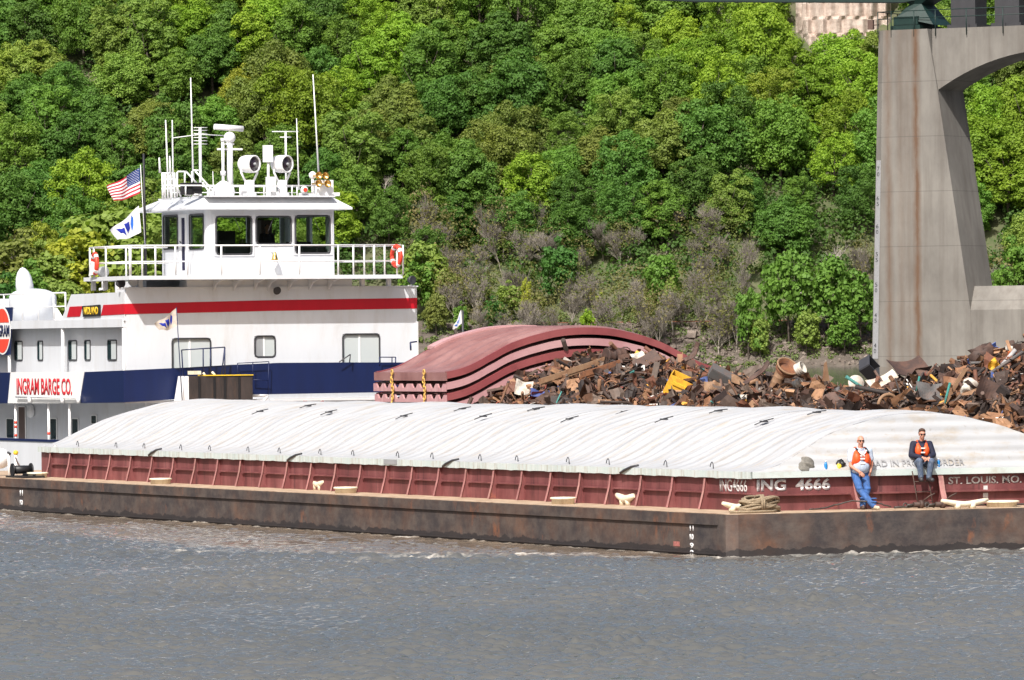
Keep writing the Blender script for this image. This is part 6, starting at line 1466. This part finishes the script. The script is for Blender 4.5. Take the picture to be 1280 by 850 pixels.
# ================================================================== water
def water():
    g=np.random.default_rng(3)
    ys=[84.]
    while ys[-1]<232: ys.append(ys[-1]+.055*(ys[-1]/84)**1.35)
    ys=np.array(ys); nxx=430; us=np.linspace(-1,1,nxx)
    Xg=us[None,:]*(ys[:,None]*.1+2.5); Yg=np.repeat(ys[:,None],nxx,1)
    # tow coordinates for wake and hull
    dx=Xg-P0[0];dy=Yg-P0[1]; W=CT*dx+ST*dy; T=-ST*dx+CT*dy
    Z=np.zeros_like(Xg)
    nsw=130
    for k in range(nsw):
        lam=math.exp(g.uniform(math.log(.16),math.log(.72))); a=g.normal(1.65,.6); kx,ky=math.cos(a)*2*PI/lam,math.sin(a)*2*PI/lam; ph=g.uniform(0,6.28)
        gx=1+.5*np.sin(Xg*.11+Yg*.07+k); amp=.0072*lam**.82
        s=np.sin(kx*Xg+ky*Yg+ph+.6*np.sin(.5*ky*Xg*.3+k)); Z+=amp*gx*s
    calm=np.zeros_like(Xg)
    wz=W+0.; band=np.clip((W+7.5*np.clip((T+1.5)/11,0,1)**.8+.0)/1.5,0,1)*np.clip(-W/.3+1,0,1)*np.clip((T+1)/3,0,1)*np.clip((60-T)/20,0,1)
    pt=np.sin(Xg*.35+Yg*.11)*np.sin(Yg*.23-Xg*.12+1)+.6*np.sin(Xg*.8-Yg*.31)*np.sin(Yg*.5+2); Z*=np.clip(.9+.35*pt,.4,1.5)
    Z*=1-.45*band
    far=np.clip((228-Yg)/25,0,1)*np.clip((Yg-84)/1,0,1)*np.clip((1-np.abs(us))[None,:]/.03,0,1)
    # keep water away from inside the hulls
    Z*=far
    n1=np.sin(Xg*3.1+Yg*1.3)*np.sin(Yg*2.7-Xg*1.1)+.6*np.sin(Xg*7.3+1)*np.sin(Yg*6.1+2)+g.normal(size=Xg.shape)*.35
    foam=np.zeros_like(Xg)
    # along the hull, along the bow, and the wake line leaving the corner
    hull=np.exp(-np.abs(W+.12)/.14)*(T>-.4)*(T<58); foam+=hull*np.clip(n1+.15,0,1)*.8
    bow=np.exp(-np.abs(T+.18)/.2)*(W>-.6)*(W<11); foam+=bow*np.clip(n1+.6,0,1)
    wl=W+.35+.62*np.clip(T,0,12); foam+=np.exp(-(np.abs(wl)/(.12+.035*np.clip(T,0,12))))*(T>-.6)*(T<13)*np.clip(n1+.45,0,1)*np.clip(1.25-T/13,0,1)
    for (px,py,lx,ly) in ((500,672,34,.9),(540,697,60,1.4),(460,703,30,1.),(240,690,30,.8),(700,693,60,1.1),(1000,693,90,1.0),(1180,686,60,1.)):
        pw_=wy(px,py,1.); Yc=HC/(-ray(px,py)[2]); Xc=ray(px,py)[0]*Yc; foam+=1.1*np.exp(-((Xg-Xc)/(lx/54*1.))**2-((Yg-Yc)/ly)**2)*np.clip(n1-.1,0,1)
    foam=np.clip(foam,0,1)
    Z+=foam*.03
    V=np.stack([Xg,Yg,Z],-1).reshape(-1,3); ny=len(ys)
    idx=np.arange(ny*nxx).reshape(ny,nxx); Fq=np.stack([idx[:-1,:-1],idx[:-1,1:],idx[1:,1:],idx[1:,:-1]],-1).reshape(-1,4)
    base=len(V)
    # outer sheet around the detailed patch
    nl,nr,fl,fr=V[0],V[nxx-1],V[(ny-1)*nxx],V[ny*nxx-1]
    out=np.array([[-1500,-60,0],[1500,-60,0],[1500,1040,0],[-1500,1040,0]],float)
    V=np.concatenate([V,out]); 
    extra=[[base,base+1,nxx-1,0],[base+1,base+2,ny*nxx-1,nxx-1],[base+2,base+3,(ny-1)*nxx,ny*nxx-1],[base+3,base,0,(ny-1)*nxx]]
    Fq=np.concatenate([Fq,np.array(extra)])
    V[:base,2]*=1
    me=bpy.data.meshes.new('water'); me.vertices.add(len(V)); me.vertices.foreach_set('co',V.astype(np.float32).ravel()); n=len(Fq); me.loops.add(4*n); me.loops.foreach_set('vertex_index',Fq.astype(np.int32).ravel()); me.polygons.add(n); me.polygons.foreach_set('loop_start',np.arange(0,4*n,4,dtype=np.int32)); me.update(calc_edges=True)
    me.polygons.foreach_set('use_smooth',[True]*n)
    for nm,ar in (('foam',foam),('calm',band)):
        at=me.attributes.new(nm,'FLOAT','POINT'); at.data.foreach_set('value',np.concatenate([ar.ravel(),np.zeros(4)]).astype(np.float32))
    m,nt,b=newmat('muddy_river_water')
    fa=nt.nodes.new('ShaderNodeAttribute'); fa.attribute_name='foam'; cb=nt.nodes.new('ShaderNodeAttribute'); cb.attribute_name='calm'
    big=noise(nt,.09,4,.6,mapscale=(1,.6,1)); col=ramp(nt,big,[(.35,(.088,.092,.09)),(.65,(.115,.113,.104))])
    col=mixc(nt,math_(nt,'MULTIPLY',cb.outputs['Fac'],.75),col,(.17,.125,.085))
    fm=math_(nt,'MULTIPLY',fa.outputs['Fac'],ramp(nt,noise(nt,5,6,.7),[(.35,(0,0,0)),(.6,(1,1,1))]),True)
    col=mixc(nt,fm,col,(.6,.56,.5)); nt.links.new(col,b.inputs['Base Color'])
    b.inputs['IOR'].default_value=1.333; rg=math_(nt,'ADD',.05,math_(nt,'MULTIPLY',fm,.5)); nt.links.new(rg,b.inputs['Roughness'])
    h=math_(nt,'ADD',noise(nt,2.6,5,.6,mapscale=(1,1.2,1)),math_(nt,'MULTIPLY',noise(nt,9,4,.6),.3))
    bump(nt,b,math_(nt,'MULTIPLY',h,ramp(nt,noise(nt,.22,5,.6,mapscale=(.5,1.6,1)),[(.35,(.35,)*3),(.65,(1.6,)*3)])),.25,.05)
    me.materials.append(m); o=bpy.data.objects.new('water',me); COL.objects.link(o); o['kind']='structure'
water()
# ================================================================== light, sky, camera
d=Vector((.42,1.29,-1.5)).normalized(); EL=math.asin(-d.z); 
w=bpy.data.worlds.new('World'); scene.world=w; w.use_nodes=True; nt=w.node_tree; bg=nt.nodes['Background']
sk=nt.nodes.new('ShaderNodeTexSky'); sk.sky_type='NISHITA'; sk.sun_disc=False; sk.sun_elevation=EL; sk.sun_rotation=math.atan2(-d.x,-d.y); sk.air_density=1.; sk.dust_density=6.; sk.ozone_density=1.
nt.links.new(sk.outputs[0],bg.inputs[0]); bg.inputs[1].default_value=.1
su=bpy.data.lights.new('sun','SUN'); su.energy=4.4; su.angle=math.radians(.5); su.color=(1,.97,.93); so_=bpy.data.objects.new('sun',su); COL.objects.link(so_); so_.rotation_euler=d.to_track_quat('-Z','Y').to_euler(); so_.location=(0,0,200)
cd=bpy.data.cameras.new('camera'); co_=bpy.data.objects.new('camera',cd); COL.objects.link(co_); cd.sensor_width=36; cd.sensor_fit='HORIZONTAL'; cd.lens=36*F/1280; cd.clip_start=1; cd.clip_end=6000
cr,sr=math.cos(ROLL),math.sin(ROLL)
co_.matrix_world=Matrix(((cr,sr,0,0),(0,0,-1,0),(-sr,cr,0,HC),(0,0,0,1)))
scene.camera=co_
scene.view_settings.view_transform='Standard'; scene.view_settings.look='None'; scene.view_settings.exposure=.38; scene.view_settings.gamma=1
scene.cycles.max_bounces=6; scene.cycles.transparent_max_bounces=8
scene.render.resolution_x=1024; scene.render.resolution_y=680
